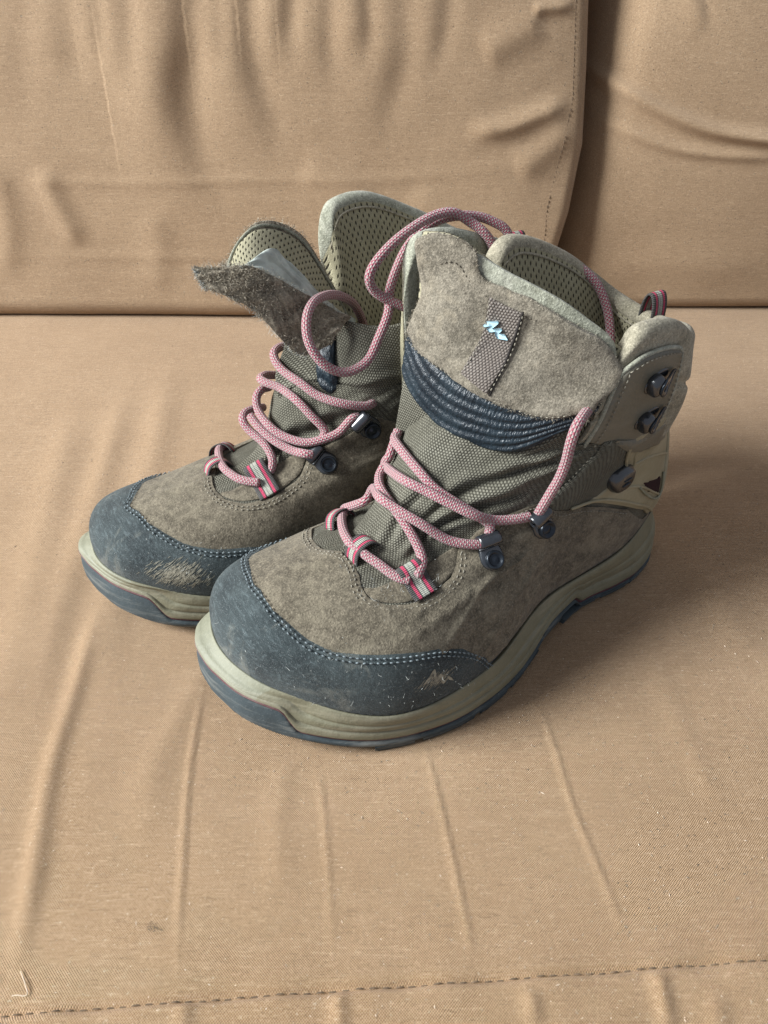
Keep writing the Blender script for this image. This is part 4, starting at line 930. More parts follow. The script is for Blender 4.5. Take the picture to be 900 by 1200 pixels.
def body_mesh(S, root, runs=(), name='upper_mesh', v1=1.0):
    nu, nv = 420, 190; U, V = np.meshgrid(np.arange(nu)/nu, np.linspace(0, v1, nv), indexing='ij'); U = U.ravel(); V = V.ravel(); h = np.zeros(len(U))
    for n_, am, w_ in runs:
        q = spl(np.array(D[n_]), np.linspace(0, 1, 40)); m = np.array([.50, .11]); P = np.stack([U, V], 1)*m; d = np.full(len(P), 9.); t = np.zeros(len(P))
        for i, (a, b) in enumerate(zip(q[:-1]*m, q[1:]*m)):
            ab = b-a; k = np.clip(((P-a)@ab)/(ab@ab+1e-15), 0, 1); dd = np.linalg.norm(P-a-k[:, None]*ab, axis=1); t = np.where(dd < d, (i+k)/39, t); d = np.minimum(d, dd)
        h += am*(-np.exp(-(d/w_)**2)+.8*np.exp(-((d-2.1*w_)/(1.3*w_))**2))*np.sin(np.pi*np.clip(t, .02, .98))**.5
    h += .0005*np.sin(U*140+V*11)*np.sin(V*24+U*30)*(V > .3)
    return mk(name, S.at(U, V, h), grid_faces(nu, nv, True, flip=True), M['mesh'], root, uv=metric_uv(S, U, V))

def mirror_u(p): return [((1-u) % 1, v) for u, v in p]
def surf_run3(S, name, h): return S.at(np.array([p[0] for p in D[name]]), np.array([p[1] for p in D[name]]), h)
CORD_R = .0024
def cord(pieces, root):
    Q = [tube('x', X, CORD_R, None, None, sides=24, step=.00055, relief=.05) for X in pieces]; V, F, U = join(Q)
    return mk('shoelace', V, F, M['cord'], root, uv=U)
# ---------------------------------------------------------------- the two boots
THB = math.radians(32); SS = make_surfs()
NEAR_O = (.16783, .38434); av = np.array([-math.cos(THB), -math.sin(THB)]); nv_ = np.array([math.sin(THB), -math.cos(THB)])
FAR_O = tuple(np.array(NEAR_O)+av*.031-nv_*.099)
near = empty('hiking_boot', (*NEAR_O, -.002), THB+math.pi, 'worn brown suede hiking boot in front, tongue flap upright with small pale blue logo', 'boot', 'pair of hiking boots')
far = empty('hiking_boot', (*FAR_O, -.002), THB+math.pi, 'worn brown suede hiking boot behind, frayed tongue flap folded open over pale torn lining', 'boot', 'pair of hiking boots')

def wrap_panel_top(runp, uend=None): return runp

def build_near(root):
    S = SS['near']['shell']; Sc = SS['near']['collar']; St = SS['near']['tongue']
    sole('near', S, root); body_mesh(S, root, [('n_fold1', .0028, .0022), ('n_fold2', .0024, .0020), ('n_fold3', .0018, .0020)]); insole(S, root)
    # suede quarters and vamp: one piece from the heel round the toe, cut out at the throat
    th = D['n_vamp']; far_side = [(.635, .36), (.66, .45), (.70, .56), (.76, .58), (.84, .50), (.92, .33), (1.0, .10)]
    near_side = [(.0, .05)]
    top = [(p[0], p[1]) for p in th][::-1]                     # heel end -> throat -> toe side
    poly = [(-.02, -.0), (-.02, .10)]+[(.068, .107)]+top[1:]+far_side+[(1.02, .10), (1.02, 0.)]
    bottom = [(u, 0.) for u in np.linspace(1.0, 0, 46)]
    q = [(-.02, 0.), (-.02, .09)]+top+[p for p in far_side]+bottom
    creases = [((.30, .10), (.235, .34), .0016, .012), ((.262, .10), (.247, .30), .0013, .008), ((.36, .28), (.27, .40), .0014, .01), ((.33, .20), (.30, .36), .0012, .01), ((.47, .36), (.36, .33), .0010, .016), ((.28, .06), (.20, .24), .0013, .01)]
    def wr(u, v, d):
        x = np.zeros(len(u))
        for (a0, b0), (a1, b1), am, w_ in creases:
            dx, dy = a1-a0, (b1-b0)*.2; L = math.hypot(dx, dy); px, py = u-a0, (v-b0)*.2; t = np.clip((px*dx+py*dy)/L**2, 0, 1); dd = np.hypot(px-t*dx, py-t*dy)
            x += am*np.exp(-(dd/(w_*.25))**2)
        return x+.0003*np.sin(u*90+3*np.sin(v*9))*np.sin(v*31)
    panel('vamp', S, q, M['suede'], root, h=.0016, res=.0022, smooth=False, hf=wr)
    pl = panel('eyestay', S, D['n_stay'], M['suede'], root, h=.0012, res=.0016)
    # raised edge of the vamp
    edge = [(.60, .300)]+D['n_vamp'][1:16]
    # toe rand
    t = D['n_rand']; ue = t[-1][0]; tp = t[1:-1]
    hidden = [(.5+(.5-u)*.98, v*.97) for u, v in tp[::-1] if u < .485][::-1]
    hidden = sorted(hidden, key=lambda p: p[0])
    tp2 = [(u, v) for u, v in tp]; tp2 = tp2[::-1]
    poly = [(ue, .0)]+[(ue, .008)]+[(u, v) for u, v in tp2]+[p for p in hidden if p[0] > max(a[0] for a in tp2)+.01]+[(1-ue, .0)]+[(u, 0.) for u in np.linspace(1-ue-.01, ue+.01, 26)]
    panel('toe_rand', S, poly, M['rand'], root, h=.0030, res=.0019, smooth=False, round_=.002)
    # cage, plates and inset on the heel side
    cage = [(.2453, .585), (.205, .535), (.186, .545), (.170, .585), (.166, .66), (.195, .82), (.215, .96), (.19, .99), (.12, .99), (.05, .985), (0., .98), (-.05, .97), (-.12, .90), (-.16, .60), (-.13, .40), (-.06, .16), (0, .11), (.03, .11), (.066, .135), (.085, .22), (.12, .325), (.163, .425), (.205, .505)]
    cg = panel('heel_cage', S, cage, M['cage'], root, h=.0026, res=.0016, round_=.0014)
    def ridge(name, pts, r=.0009, h=.0026, mat='cage'):
        q_, X, N = run(S, pts, h); tt = tube('x', X[::3], r, None, None, sides=8, step=.0012, smooth_n=False); mk(name, tt['V'], tt['F'], M[mat], cg)
    ridge('cage_rib', [(.2453, .585), (.205, .520), (.160, .438), (.12, .345), (.085, .24), (.066, .15)])
    ridge('cage_rib', [(.166, .66), (.186, .76), (.205, .86), (.216, .95)])
    ridge('cage_rib', [(.150, .64), (.12, .60), (.08, .50), (.04, .38)])
    ridge('cage_rib', [(.146, .47), (.11, .40), (.075, .28), (.055, .20)])
    ridge('cage_rib', [(.148, .53), (.148, .64), (.165, .74), (.178, .84)])
    ridge('cage_rib', [(.042, .60), (.045, .45), (.05, .30), (.058, .20)], .0012)
    panel('vent', S, [(.112, .43), (.063, .33), (.062, .23), (.093, .33)], M['maroon_mesh'], cg, h=.0032, res=.0012, smooth=False, round_=.0005)
    ridge('vent_frame', [(.115, .41), (.093, .318), (.060, .212), (.058, .33)], .0007, .0034, 'toeguard')
    panel('cage_plate', S, D['n_plate_low'][:4]+[(.045, .93), (.03, .70), (.045, .56), (.08, .60), (.13, .70), (.185, .80)], M['plate'], cg, h=.0036, res=.0016)
    bx = [(.052, .86), (.072, .87), (.078, .72), (.058, .70)]
    q_, X, N = run(S, bx+[bx[0]], .0040, smooth=False); tt = tube('x', X[::2], .0008, None, None, sides=8, step=.001, smooth_n=False); mk('cage_badge', tt['V'], tt['F'], M['cage'], cg)
    # dark collar seam down the heel
    q_, X, N = run(S, [(.018, .95), (.016, .6), (.022, .3), (.035, .14), (.055, .06), (.085, .02)], .0010); tt = tube('x', X[::3], .0011, None, None, sides=8, step=.0015, smooth_n=False); mk('heel_seam', tt['V'], tt['F'], M['interior'], root)
    # upper collar
    co_ = collar(Sc, root, mat='padding_brown')
    pp = [(min(u, .235), v) for u, v in D['n_plate']]
    hp = panel('hook_plate', Sc, [(.014, .22), (.020, .80), (.040, .875), (.1614, .8858), (.182, .85), (.188, .70), (.190, .50), (.186, .28), (.182, .10), (.12, .06), (.06, .08), (.025, .13)], M['plate'], root, h=.0026, res=.0015, round_=.0016)
    q_, X, N = run(Sc, [(.012, .10), (.017, .80), (.038, .888), (.1614, .897), (.186, .85), (.193, .70), (.194, .50), (.190, .28)], .0012)
    tt = tube('x', X[::3], .0011, None, None, sides=8, step=.0012, smooth_n=False); mk('plate_rim', tt['V'], tt['F'], M['padding'], root)
    open_hook(Sc, D['n_cr1'][0], D['n_cr1t'][0], root); open_hook(Sc, D['n_cr2'][0], D['n_cr2t'][0], root)
    block_hook(S, D['n_stud'][0], (D['n_stud'][0][0]+.01, D['n_stud'][0][1]+.12), root)
    # mesh quarter with piped edge under the collar
    panel('ankle_mesh', S, D['n_midpanel'], M['mesh'], root, h=.0020, res=.002, smooth=True)
    # tongue
    def puff(u, v, d): return .0016*np.sin(np.clip(u, 0, 1)*math.pi)*0+.0013*np.exp(-((v-.20-.10*u)/.02)**2)+.0015*np.exp(-((v-.13+.06*u)/.022)**2)
    tg = solid_sheet('tongue', St, M['mesh'], root, u=(0, 1), v=(0, .62), nu=90, nv=70, h0=-.0045, h1=0., hf=lambda U, V: puff(U, V, 0))
    solid_sheet('tongue_lining', St, M['lining'], tg, u=(.02, .98), v=(.5, .965), nu=50, nv=40, h0=-.0042, h1=-.0014)
    def ribs(u, v, d):
        c = .55-.165*np.sin(np.pi*np.clip(u, 0, 1)**.9)+.0*u; k = (c+.05-v)/.042
        return .0013*np.abs(np.sin(np.pi*k*1.0))**.7*np.clip(d/.002, 0, 1)-.0002
    panel('stretch_panel', St, [(0, .60), (0, .55), (0., .475), (.1147, .4087), (.2428, .3593), (.3636, .3187), (.5396, .2974), (.6868, .3032), (.7868, .3152), (.8947, .365), (.985, .46), (1., .52), (1., .60), (.8, .60), (.5, .60), (.2, .62)], M['navy'], tg, h=.0022, res=.0011, hf=ribs)
    fl = list(D['n_flap']); fl = [(min(u, .992), min(v, .985)) for u, v in fl]
    def fh(u, v, d): return .0009*np.sin(u*7+v*9)+.0006*np.sin(u*17-v*13)+.0012*np.exp(-((u-.62)/.05)**2)*0
    fp = panel('tongue_flap', St, fl, M['suede_light'], tg, h=.0026, base=-.0004, h0=.0022, res=.0017, back=True, hf=fh, wobble=.00016)
    panel('flap_backing', St, [(.30, .93), (.36, .965), (.42, .975), (.60, .992), (.80, .992), (.93, .965), (.93, .80), (.6, .80), (.3, .85)], M['padding'], tg, h=.0016, h0=-.0005, res=.002, back=True)
    tb = panel('logo_tab', St, D['n_tab'], M['mesh_tab'], fp, h=.0012, h0=.0050, res=.0014, smooth=False, round_=.0006, edge=.8, hf=fh)
    q_, X, N = run(St, D['n_tabslit'], .0056); tt = tube('x', X[::3], .0006, None, None, sides=6, step=.0015, smooth_n=False); mk('tab_slit_shade', tt['V'], tt['F'], M['slit'], fp)  # dark tube painted as the shade in the slit beside the tab
    def stroke(S_, pts, w_, h, mat, parent, name, hf_=None):
        P = np.array(pts, float); mu, mv = metric(S_, *P.mean(0)); Q = P*[mu, mv]; Q = dens(Q, .0006, False); T = np.gradient(Q, axis=0)
        for _ in range(2): T[1:-1] = (T[:-2]+T[1:-1]+T[2:])/3
        T /= np.linalg.norm(T, axis=1, keepdims=True)+1e-12; s = np.linspace(0, 1, len(Q)); ww = w_*(np.clip(np.minimum(s, 1-s)*12, .25, 1))
        O_ = np.stack([-T[:, 1], T[:, 0]], 1)*ww[:, None]/2; A = (Q+O_)/[mu, mv]; B = (Q-O_)/[mu, mv]; n = len(Q)
        hA = h+(hf_(A[:, 0], A[:, 1], 0) if hf_ else 0); hB = h+(hf_(B[:, 0], B[:, 1], 0) if hf_ else 0)
        V = np.vstack([S_.at(A[:, 0], A[:, 1], hA+0*s), S_.at(B[:, 0], B[:, 1], hB+0*s)]); F = [(i, i+1, n+i+1, n+i) for i in range(n-1)]
        return mk(name, V, F, M[mat], parent)
    panel('logo', St, D['n_logo_poly'], M['logo'], tb, h=.0003, base=-.0003, h0=.0063, res=.0006, smooth=False, round_=.0004, edge=.8, hf=fh)
    stroke(S, [(p[0], p[1]) for p in D['n_logo']], .0013, .00325, 'scrape', root, 'rand_emblem')
    scratches('worn_emblem_edge', S, tuple(np.mean(D['n_logo'], 0)), np.array([.0085, .0034]), 2.3, 190, M['scrape'], root, h=.0032, seed=9, L=.003, w_=.00014)
    # loops, hooks and cord
    lace_loop(S, [(.606, .385), (.590, .435)], root, .0095); lace_loop(S, D['n_loop2'], root, .0100, .0066)
    strap_loop(S, D['n_loop3'], root)
    eyelet_hook(S, D['n_hook1'][0], D['n_hook1top'][0], root); eyelet_hook(S, D['n_hook2'][0], D['n_hook2top'][0], root)
    def R(n, h): return surf_run3(S, n, np.linspace(*h, len(D[n])) if isinstance(h, tuple) else h)
    a = R('nl_under', (.0035, .004)); a0 = R('nl_a0', (.004, .0035)); a = np.vstack([S.at(.612, .40, .0045), a, (a[-1]+a0[0])/2+S.nor(*D['nl_a0'][0])*.0006, a0])
    c0 = R('nl_c0', (.0045, .004)); la = R('nl_a', (.0045, .0035)); la[3:6] += S.nor(.5, .7)*.004
    lb = R('nl_b', (.0035, .0035)); lb[5:9] += S.nor(.45, .8)*.0045; lc = R('nl_c', (.004, .0045)); ld = R('nl_d', (.004, .007))
    ld, e1, e2, f = [np.array(RUN[k_]) for k_ in ('d', 'e1', 'e2', 'f')]
    cord([a, c0, la, lb, lc, ld, e1, e2, f], root)
    pull_loop((.031, -.002, .158), (-1, 0, 0), (0, 0, 1), (0, 1, 0), root, h=.0135, w=.0105, sp=.008)
    # thread
    rand_line = [p for p in sorted(poly_top(tp2, hidden), key=lambda p: p[0])]
    stitches('rand_stitching', [(S, rand_line, .0030, .0016), (S, rand_line, .0030, .0036)], M['thread_blue'], root, pitch=.0030, length=.0021, r=.00042)
    vt = [(u, v) for u, v in D['n_vamp'][1:-1]]
    stitches('vamp_stitching', [(S, vt, .0014, -.0022), (S, vt[:16], .0014, -.0042)], M['thread'], root, pitch=.0026)
    stitches('flap_stitching', [(St, D['n_flapstitch'], .0042, -.0012), (St, [D['n_tab'][0], D['n_tab'][5], D['n_tab'][4]], .0066, .0008), (St, D['n_tab'][1:4], .0066, .0010)], M['thread'], root, pitch=.0024, length=.0016, r=.0003)
    stitches('flap_edge_stitching', [(St, D['n_flapside'], .0042, 0)], M['thread_brown'], root, pitch=.0024, length=.0016, r=.0003)
    stitches('plate_stitching', [(Sc, [(.027, .10), (.032, .78), (.048, .85), (.1614, .866), (.172, .84), (.178, .70), (.179, .50), (.176, .2)], .0031, 0)], M['thread'], root, pitch=.0027, length=.0018, r=.00036)
    stitches('ankle_stitching', [(S, [(.300, .72), (.286, .80), (.272, .92)], .0018, .0015), (S, [(.232, .96), (.20, .80), (.176, .70), (.245, .60)], .0016, 0)], M['thread'], root, pitch=.0024, length=.0016, r=.0003)
    fuzz('stray_fibres', St, [(fl+fl[:1], .0035)], M['fuzz'], fp, 1500, .0013, .0008)
    fuzz('stray_lint', S, [([(.50, .16), (.40, .14), (.30, .06)], .003), ([(.45, .28), (.36, .20), (.30, .13)], .003), ([(.43, .40), (.36, .42)], .002), (D['n_vamp'][2:12], .0018)], M['fuzz_pale'], root, 500, .0022, .009, 5)

def poly_top(a, b):
    m = max(p[0] for p in a); return list(a)+[p for p in b if p[0] > m+.01]

def build_far(root):
    S = SS['far']['shell']; Sc = SS['far']['collar']; Sl = SS['far']['lining']; Sf = SS['far']['flap']
    sole('far', S, root); body_mesh(S, root, [('f_fold1', .0030, .0026)]); insole(S, root)
    th = D['f_vamp']; top = [(p[0], p[1]) for p in th][::-1]
    far_side = [(.60, .42), (.66, .50), (.70, .56), (.76, .58), (.84, .50), (.92, .33), (1.0, .10)]
    bottom = [(u, 0.) for u in np.linspace(1.0, 0, 46)]
    q = [(-.02, 0.), (-.02, .09), (.06, .12), (.12, .33), (.2, .50), (.27, .66), (.31, .80)]+top+far_side+bottom
    panel('vamp', S, q, M['suede'], root, h=.0016, res=.0022, smooth=False, hf=lambda u, v, d: .0003*np.sin(u*90+3*np.sin(v*9))*np.sin(v*31))
    panel('eyestay', S, D['f_stay'], M['suede'], root, h=.0012, res=.0016)
    t = D['f_rand']; tp = t[1:-1]; ue = .22
    tp2 = [(.24, .05)]+[(u, v) for u, v in tp][::-1]; hidden = sorted([(.5+(.5-u)*.98, v*.97) for u, v in tp if u < .485], key=lambda p: p[0])
    poly = [(ue, .0), (ue, .008)]+tp2+[p for p in hidden if p[0] > max(a[0] for a in tp2)+.01]+[(1-ue, .0)]+[(u, 0.) for u in np.linspace(1-ue-.01, ue+.01, 26)]
    panel('toe_rand', S, poly, M['rand'], root, h=.0030, res=.0019, smooth=False, round_=.002)
    c = tuple(np.mean(D['f_worn'], 0)); scratches('worn_patch', S, c, np.array([.014, .0065]), 2.25, 460, M['scrape'], root, h=.00325, seed=4, L=.0042, w_=.00013)
    co_ = collar(Sc, root, mat='padding')
    panel('hook_plate', Sc, [(.030, .12), (.032, .84), (.050, .87), (.14, .88), (.165, .84), (.168, .5), (.165, .06), (.1, .03), (.06, .05)], M['plate'], root, h=.0026, res=.0017, round_=.0016)
    stitches('plate_stitching', [(Sc, [(.040, .12), (.042, .82), (.056, .85), (.14, .86), (.155, .82)], .0031, 0)], M['thread'], root, r=.0003)
    # tongue: mesh body, navy stretch, open lining, folded flap
    G = GUSSET; Sg = sheet(G, 90, 70)
    if (Sg.nor(.5, .5)[0]@np.array([.6, .7, .3])) < 0: Sg.N = -Sg.N
    tg = solid_sheet('tongue', Sg, M['mesh'], root, nu=90, nv=70, h0=-.004, h1=0., hf=lambda U, V: .0020*np.sin(U*11+V*3)*np.sin(np.pi*V)+.0016*np.exp(-((V-.28-.2*U)/.05)**2))
    panel('stretch_panel', Sg, [(.22, .93), (.20, .70), (.20, .45), (.23, .22), (.28, .12), (.37, .10), (.42, .22), (.41, .42), (.37, .60), (.36, .80), (.33, .93)], M['navy'], tg, h=.0030, res=.0012, hf=lambda u, v, d: .0014*np.abs(np.sin(np.pi*(v*5+u)))**.7*np.clip(d/.002, 0, 1))
    border = solid_sheet('tongue_border', Sl, M['suede_rough'], root, u=(.0, 1), v=(0, 1), nu=80, nv=60, h0=-.004, h1=0.)
    panel('tongue_lining', Sl, [(.0, .02), (.25, .02), (.5, .02), (.75, .02), (.93, .05), (.955, .55), (.90, .82), (.8, .87), (.6, .88), (.4, .86), (.2, .86), (.02, .84)], M['lining_pale'], border, h=.0016, res=.0014)
    q_, X, N = run(Sl, [(.02, .88), (.4, .90), (.6, .92), (.8, .91), (.92, .86), (.975, .55), (.96, .1)], .0012); tt = tube('x', X[::3], .0008, None, None, sides=8, step=.0012, smooth_n=False); mk('lining_seam', tt['V'], tt['F'], M['padding'], border)
    fp = solid_sheet('tongue_flap', Sf, M['suede_rough'], root, nu=110, nv=60, h0=-.0028, h1=.0006, hf=lambda U, V: .0006*np.sin(U*60+V*7)*np.sin(V*23+U*5)+.0016*np.sin(U*15+V*6)*np.sin(V*5+U*3)+.0008*np.sin(U*33-V*12))
    FZ = [([(u, v) for u in np.linspace(0.01, .99, 14)], .0008) for v in np.linspace(.02, .99, 26)]
    fuzz('shaggy_nap', Sf, FZ, M['fuzz'], fp, 7000, .0018, .0022, 7, r=.00010)
    fuzz('frayed_edge', Sf, [([(.0, .0), (.25, 0), (.5, 0), (.8, 0)], .0), ([(0, 0), (0, .5), (0, 1)], 0), ([(0, 1), (.5, 1), (1, 1)], 0)], M['fuzz_pale'], fp, 1200, .0028, .0016, 8, r=.00008)
    fuzz('border_nap', Sl, [([(0, 1.), (.5, 1.), (1, 1.)], .001), ([(0, .95), (.5, .95), (1, .95)], .001), ([(1, 0), (1, .5), (1, 1)], .001)], M['fuzz'], border, 1800, .0014, .0016, 9, r=.00009)
    # torn pale lining standing in the fold
    T = TORN; S3 = sheet(T, 40, 40); rs = np.random.RandomState(3)
    solid_sheet('torn_lining', S3, M['torn'], root, nu=50, nv=40, h0=-.0003, h1=.0003, hf=lambda U, V: .0014*np.sin(U*14+V*6)*np.sin(V*8+1)+.0006*np.sin(U*37+V*21))
    lace_loop(S, [(.6235, .3567), (.60, .40)], root, .0095); lace_loop(S, [(.56, .455), (.515, .55)], root, .0095, .0064); strap_loop(S, D['f_loop3'], root)
    eyelet_hook(S, D['f_hook1'][0], D['f_hook1top'][0], root); eyelet_hook(S, D['f_hook2'][0], D['f_hook2top'][0], root)
    def R(n, h): return surf_run3(S, n, np.linspace(*h, len(D[n])) if isinstance(h, tuple) else h)
    un = R('fl_under', .0040)
    def U(pts): return pts
    cord([un]+[np.array(FREE_FAR[k]) for k in ('top', 'b', 'c', 'd', 'e')], root)
    pull_loop((.012, 0, .165), (-1, 0, 0), (.1, 0, 1), (0, 1, 0), root, h=.0135, w=.0105, sp=.008)
    line = sorted(poly_top([p for p in tp2], hidden), key=lambda p: p[0])
    stitches('rand_stitching', [(S, line, .0030, .0016), (S, line, .0030, .0036)], M['thread_blue'], root, pitch=.0030, length=.0021, r=.00042)
    vt = D['f_vamp'][1:-2]
    stitches('vamp_stitching', [(S, vt, .0014, -.0022), (S, vt, .0014, -.0042)], M['thread'], root, pitch=.0026)
    fuzz('stray_lint', S, [([(.50, .16), (.40, .14), (.30, .06)], .003), ([(.45, .28), (.36, .20), (.30, .13)], .003)], M['fuzz_pale'], root, 300, .002, .009, 6)
# ---------------------------------------------------------------- the sofa
def cloth(name, plane, base=((.340, .211, .110), (.408, .262, .144)), pale=(.60, .435, .285), d=1.0):
    k = NT(name); ax = (1, 1, 1)
    str_h = k.obj((34, 800, 800)); str_v = k.obj((520, 24, 24))
    s1 = k.noise(1.0, 5, .7, str_h); s2 = k.noise(1.0, 4, .7, str_v); big = k.noise(7, 5, .6); mid = k.noise(45, 5, .7)
    # weave: over and under threads
    sp = k.n('SeparateXYZ'); k.l(k.tc.outputs['Object'], sp.inputs[0]); X = sp.outputs[0]; Y = sp.outputs[1] if plane == 'XY' else sp.outputs[2]
    wob = k.noise(120, 3); P = .00105
    X = k.math('ADD', X, k.math('MULTIPLY', wob, .0009)); Y = k.math('ADD', Y, k.math('MULTIPLY', wob, -.0009))
    wx = k.math('SINE', k.math('MULTIPLY', X, 2*math.pi/P)); wy = k.math('SINE', k.math('MULTIPLY', Y, 2*math.pi/P)); wv = k.math('MULTIPLY', wx, wy)
    c = k.mix(k.fr(big, .35, .65), *base); c = k.mix(k.fr(s1, .5, .70, 0, .26), c, pale); c = k.mix(k.fr(s1, .48, .30, 0, .22), c, tuple(q*.62 for q in base[0]))
    c = k.mix(k.fr(s2, .55, .75, 0, .18), c, pale)
    c = k.mix(k.fr(mid, .55, .75, 0, .12), c, tuple(q*.7 for q in base[0]))
    c = k.mix(k.fr(wv, 0, .9, 0, .6), c, tuple(q*.55 for q in base[0])); c = k.mix(k.fr(wv, -.1, -.9, 0, .42), c, pale)
    dash = k.noise(1.0, 2, .5, k.obj((170, 1100, 1100))); c = k.mix(k.fr(dash, .60, .72, 0, .42), c, tuple(q*.5 for q in base[0])); c = k.mix(k.fr(dash, .40, .28, 0, .42), c, pale)
    spk = k.noise(950, 2, .6); c = k.mix(k.fr(spk, .55, .7, 0, .4), c, tuple(q*.5 for q in base[0])); c = k.mix(k.fr(spk, .45, .3, 0, .4), c, pale)
    nub = k.noise(620, 2, .5); c = k.mix(k.fr(nub, .68, .74, 0, .6), c, (.62, .50, .36))
    k.col(c); k.rough(.88); k.b.inputs['Specular IOR Level'].default_value = .22; k.b.inputs['Sheen Weight'].default_value = .12
    k.bump([(k.noise(28, 4, .6, k.obj((1, .5, 1))), .0010*d), (s1, .00012*d), (k.fr(nub, .66, .8), .0006), (wv, .00022)]); return k.m
M['seat'] = cloth('tan_seat_cloth', 'XY'); M['back'] = cloth('tan_cloth_skylit', 'XZ', ((.345, .228, .132), (.42, .285, .170)), d=1.2)  # back: same cloth as the seat, skylight painted into a paler, greyer base
M['seam'] = flat('dark_seam_thread', (.15, .105, .065), .9, 0, .3)
M['lint'] = flat('pale_lint', (.62, .50, .38), .9, 0, .2)

def polydist(X, Y, pts):
    """distance to a polyline, signed side, and fade towards its ends"""
    P = spl(np.array(pts, float), np.linspace(0, 1, max(8, len(pts)*7))); best = np.full(X.shape, 1e9); side = np.zeros(X.shape); tt = np.zeros(X.shape)
    for i, (a, b) in enumerate(zip(P[:-1], P[1:])):
        ab = b-a; L = ab@ab+1e-12; t = np.clip(((X-a[0])*ab[0]+(Y-a[1])*ab[1])/L, 0, 1); dx = X-a[0]-t*ab[0]; dy = Y-a[1]-t*ab[1]; d = np.hypot(dx, dy)
        m = d < best; best = np.where(m, d, best); side = np.where(m, np.sign(ab[0]*dy-ab[1]*dx), side); tt = np.where(m, (i+t)/(len(P)-1), tt)
    return best, side, tt
def folds(X, Y, lst, pleat=False):
    Z = np.zeros(X.shape)
    for pts, a, w in lst:
        P = np.array(pts); m = (X > P[:, 0].min()-5*w) & (X < P[:, 0].max()+5*w) & (Y > P[:, 1].min()-5*w) & (Y < P[:, 1].max()+5*w)
        if not m.any(): continue
        d, s, t = polydist(X[m], Y[m], pts); e = sstep(t, -.02, .22)*(1-sstep(t, .74, 1.02)); e = np.where((np.abs(t) < 1e-9) | (t > 1-1e-9), e*0, e)
        if pleat and not (abs(P[-1, 1]-P[0, 1]) > abs(P[-1, 0]-P[0, 0]) and P[0, 1] > .17): w = w*1.7; a = a*.8
        if pleat and abs(P[-1, 1]-P[0, 1]) > abs(P[-1, 0]-P[0, 0]) and P[0, 1] > .17:
            w = w*1.25; e = sstep(t, -.3, .02)*(1-sstep(t, .35, 1.0)); sd = np.where(P[-1, 1] < P[0, 1], 1, -1)*s*d; edge_ = np.exp(-(np.clip(d-3.5*w, 0, 9)/w)**2)
            vert = abs(P[-1, 1]-P[0, 1]) > abs(P[-1, 0]-P[0, 0]); a = a*(1.0 if vert else .7)
            Z[m] += a*e*(-.42*np.exp(-((sd-.5*w)/(.95*w))**2)+.62*np.exp(-((sd+1.5*w)/(1.8*w))**2)); continue
        Z[m] += a*e*(np.exp(-(d/w)**2)-.14*np.exp(-((d-2.0*w)/(1.3*w))**2))
    return Z
def wob(X, Y, seed, n=26, lo=3, hi=40, ax=(1, 1)):
    rs = np.random.RandomState(seed); Z = np.zeros(X.shape)
    for _ in range(n):
        f = math.exp(rs.uniform(math.log(lo), math.log(hi))); a = rs.uniform(0, 6.28); Z += np.sin(X*f*math.cos(a)*ax[0]+Y*f*math.sin(a)*ax[1]+rs.uniform(0, 6.28))/f
    return Z/n

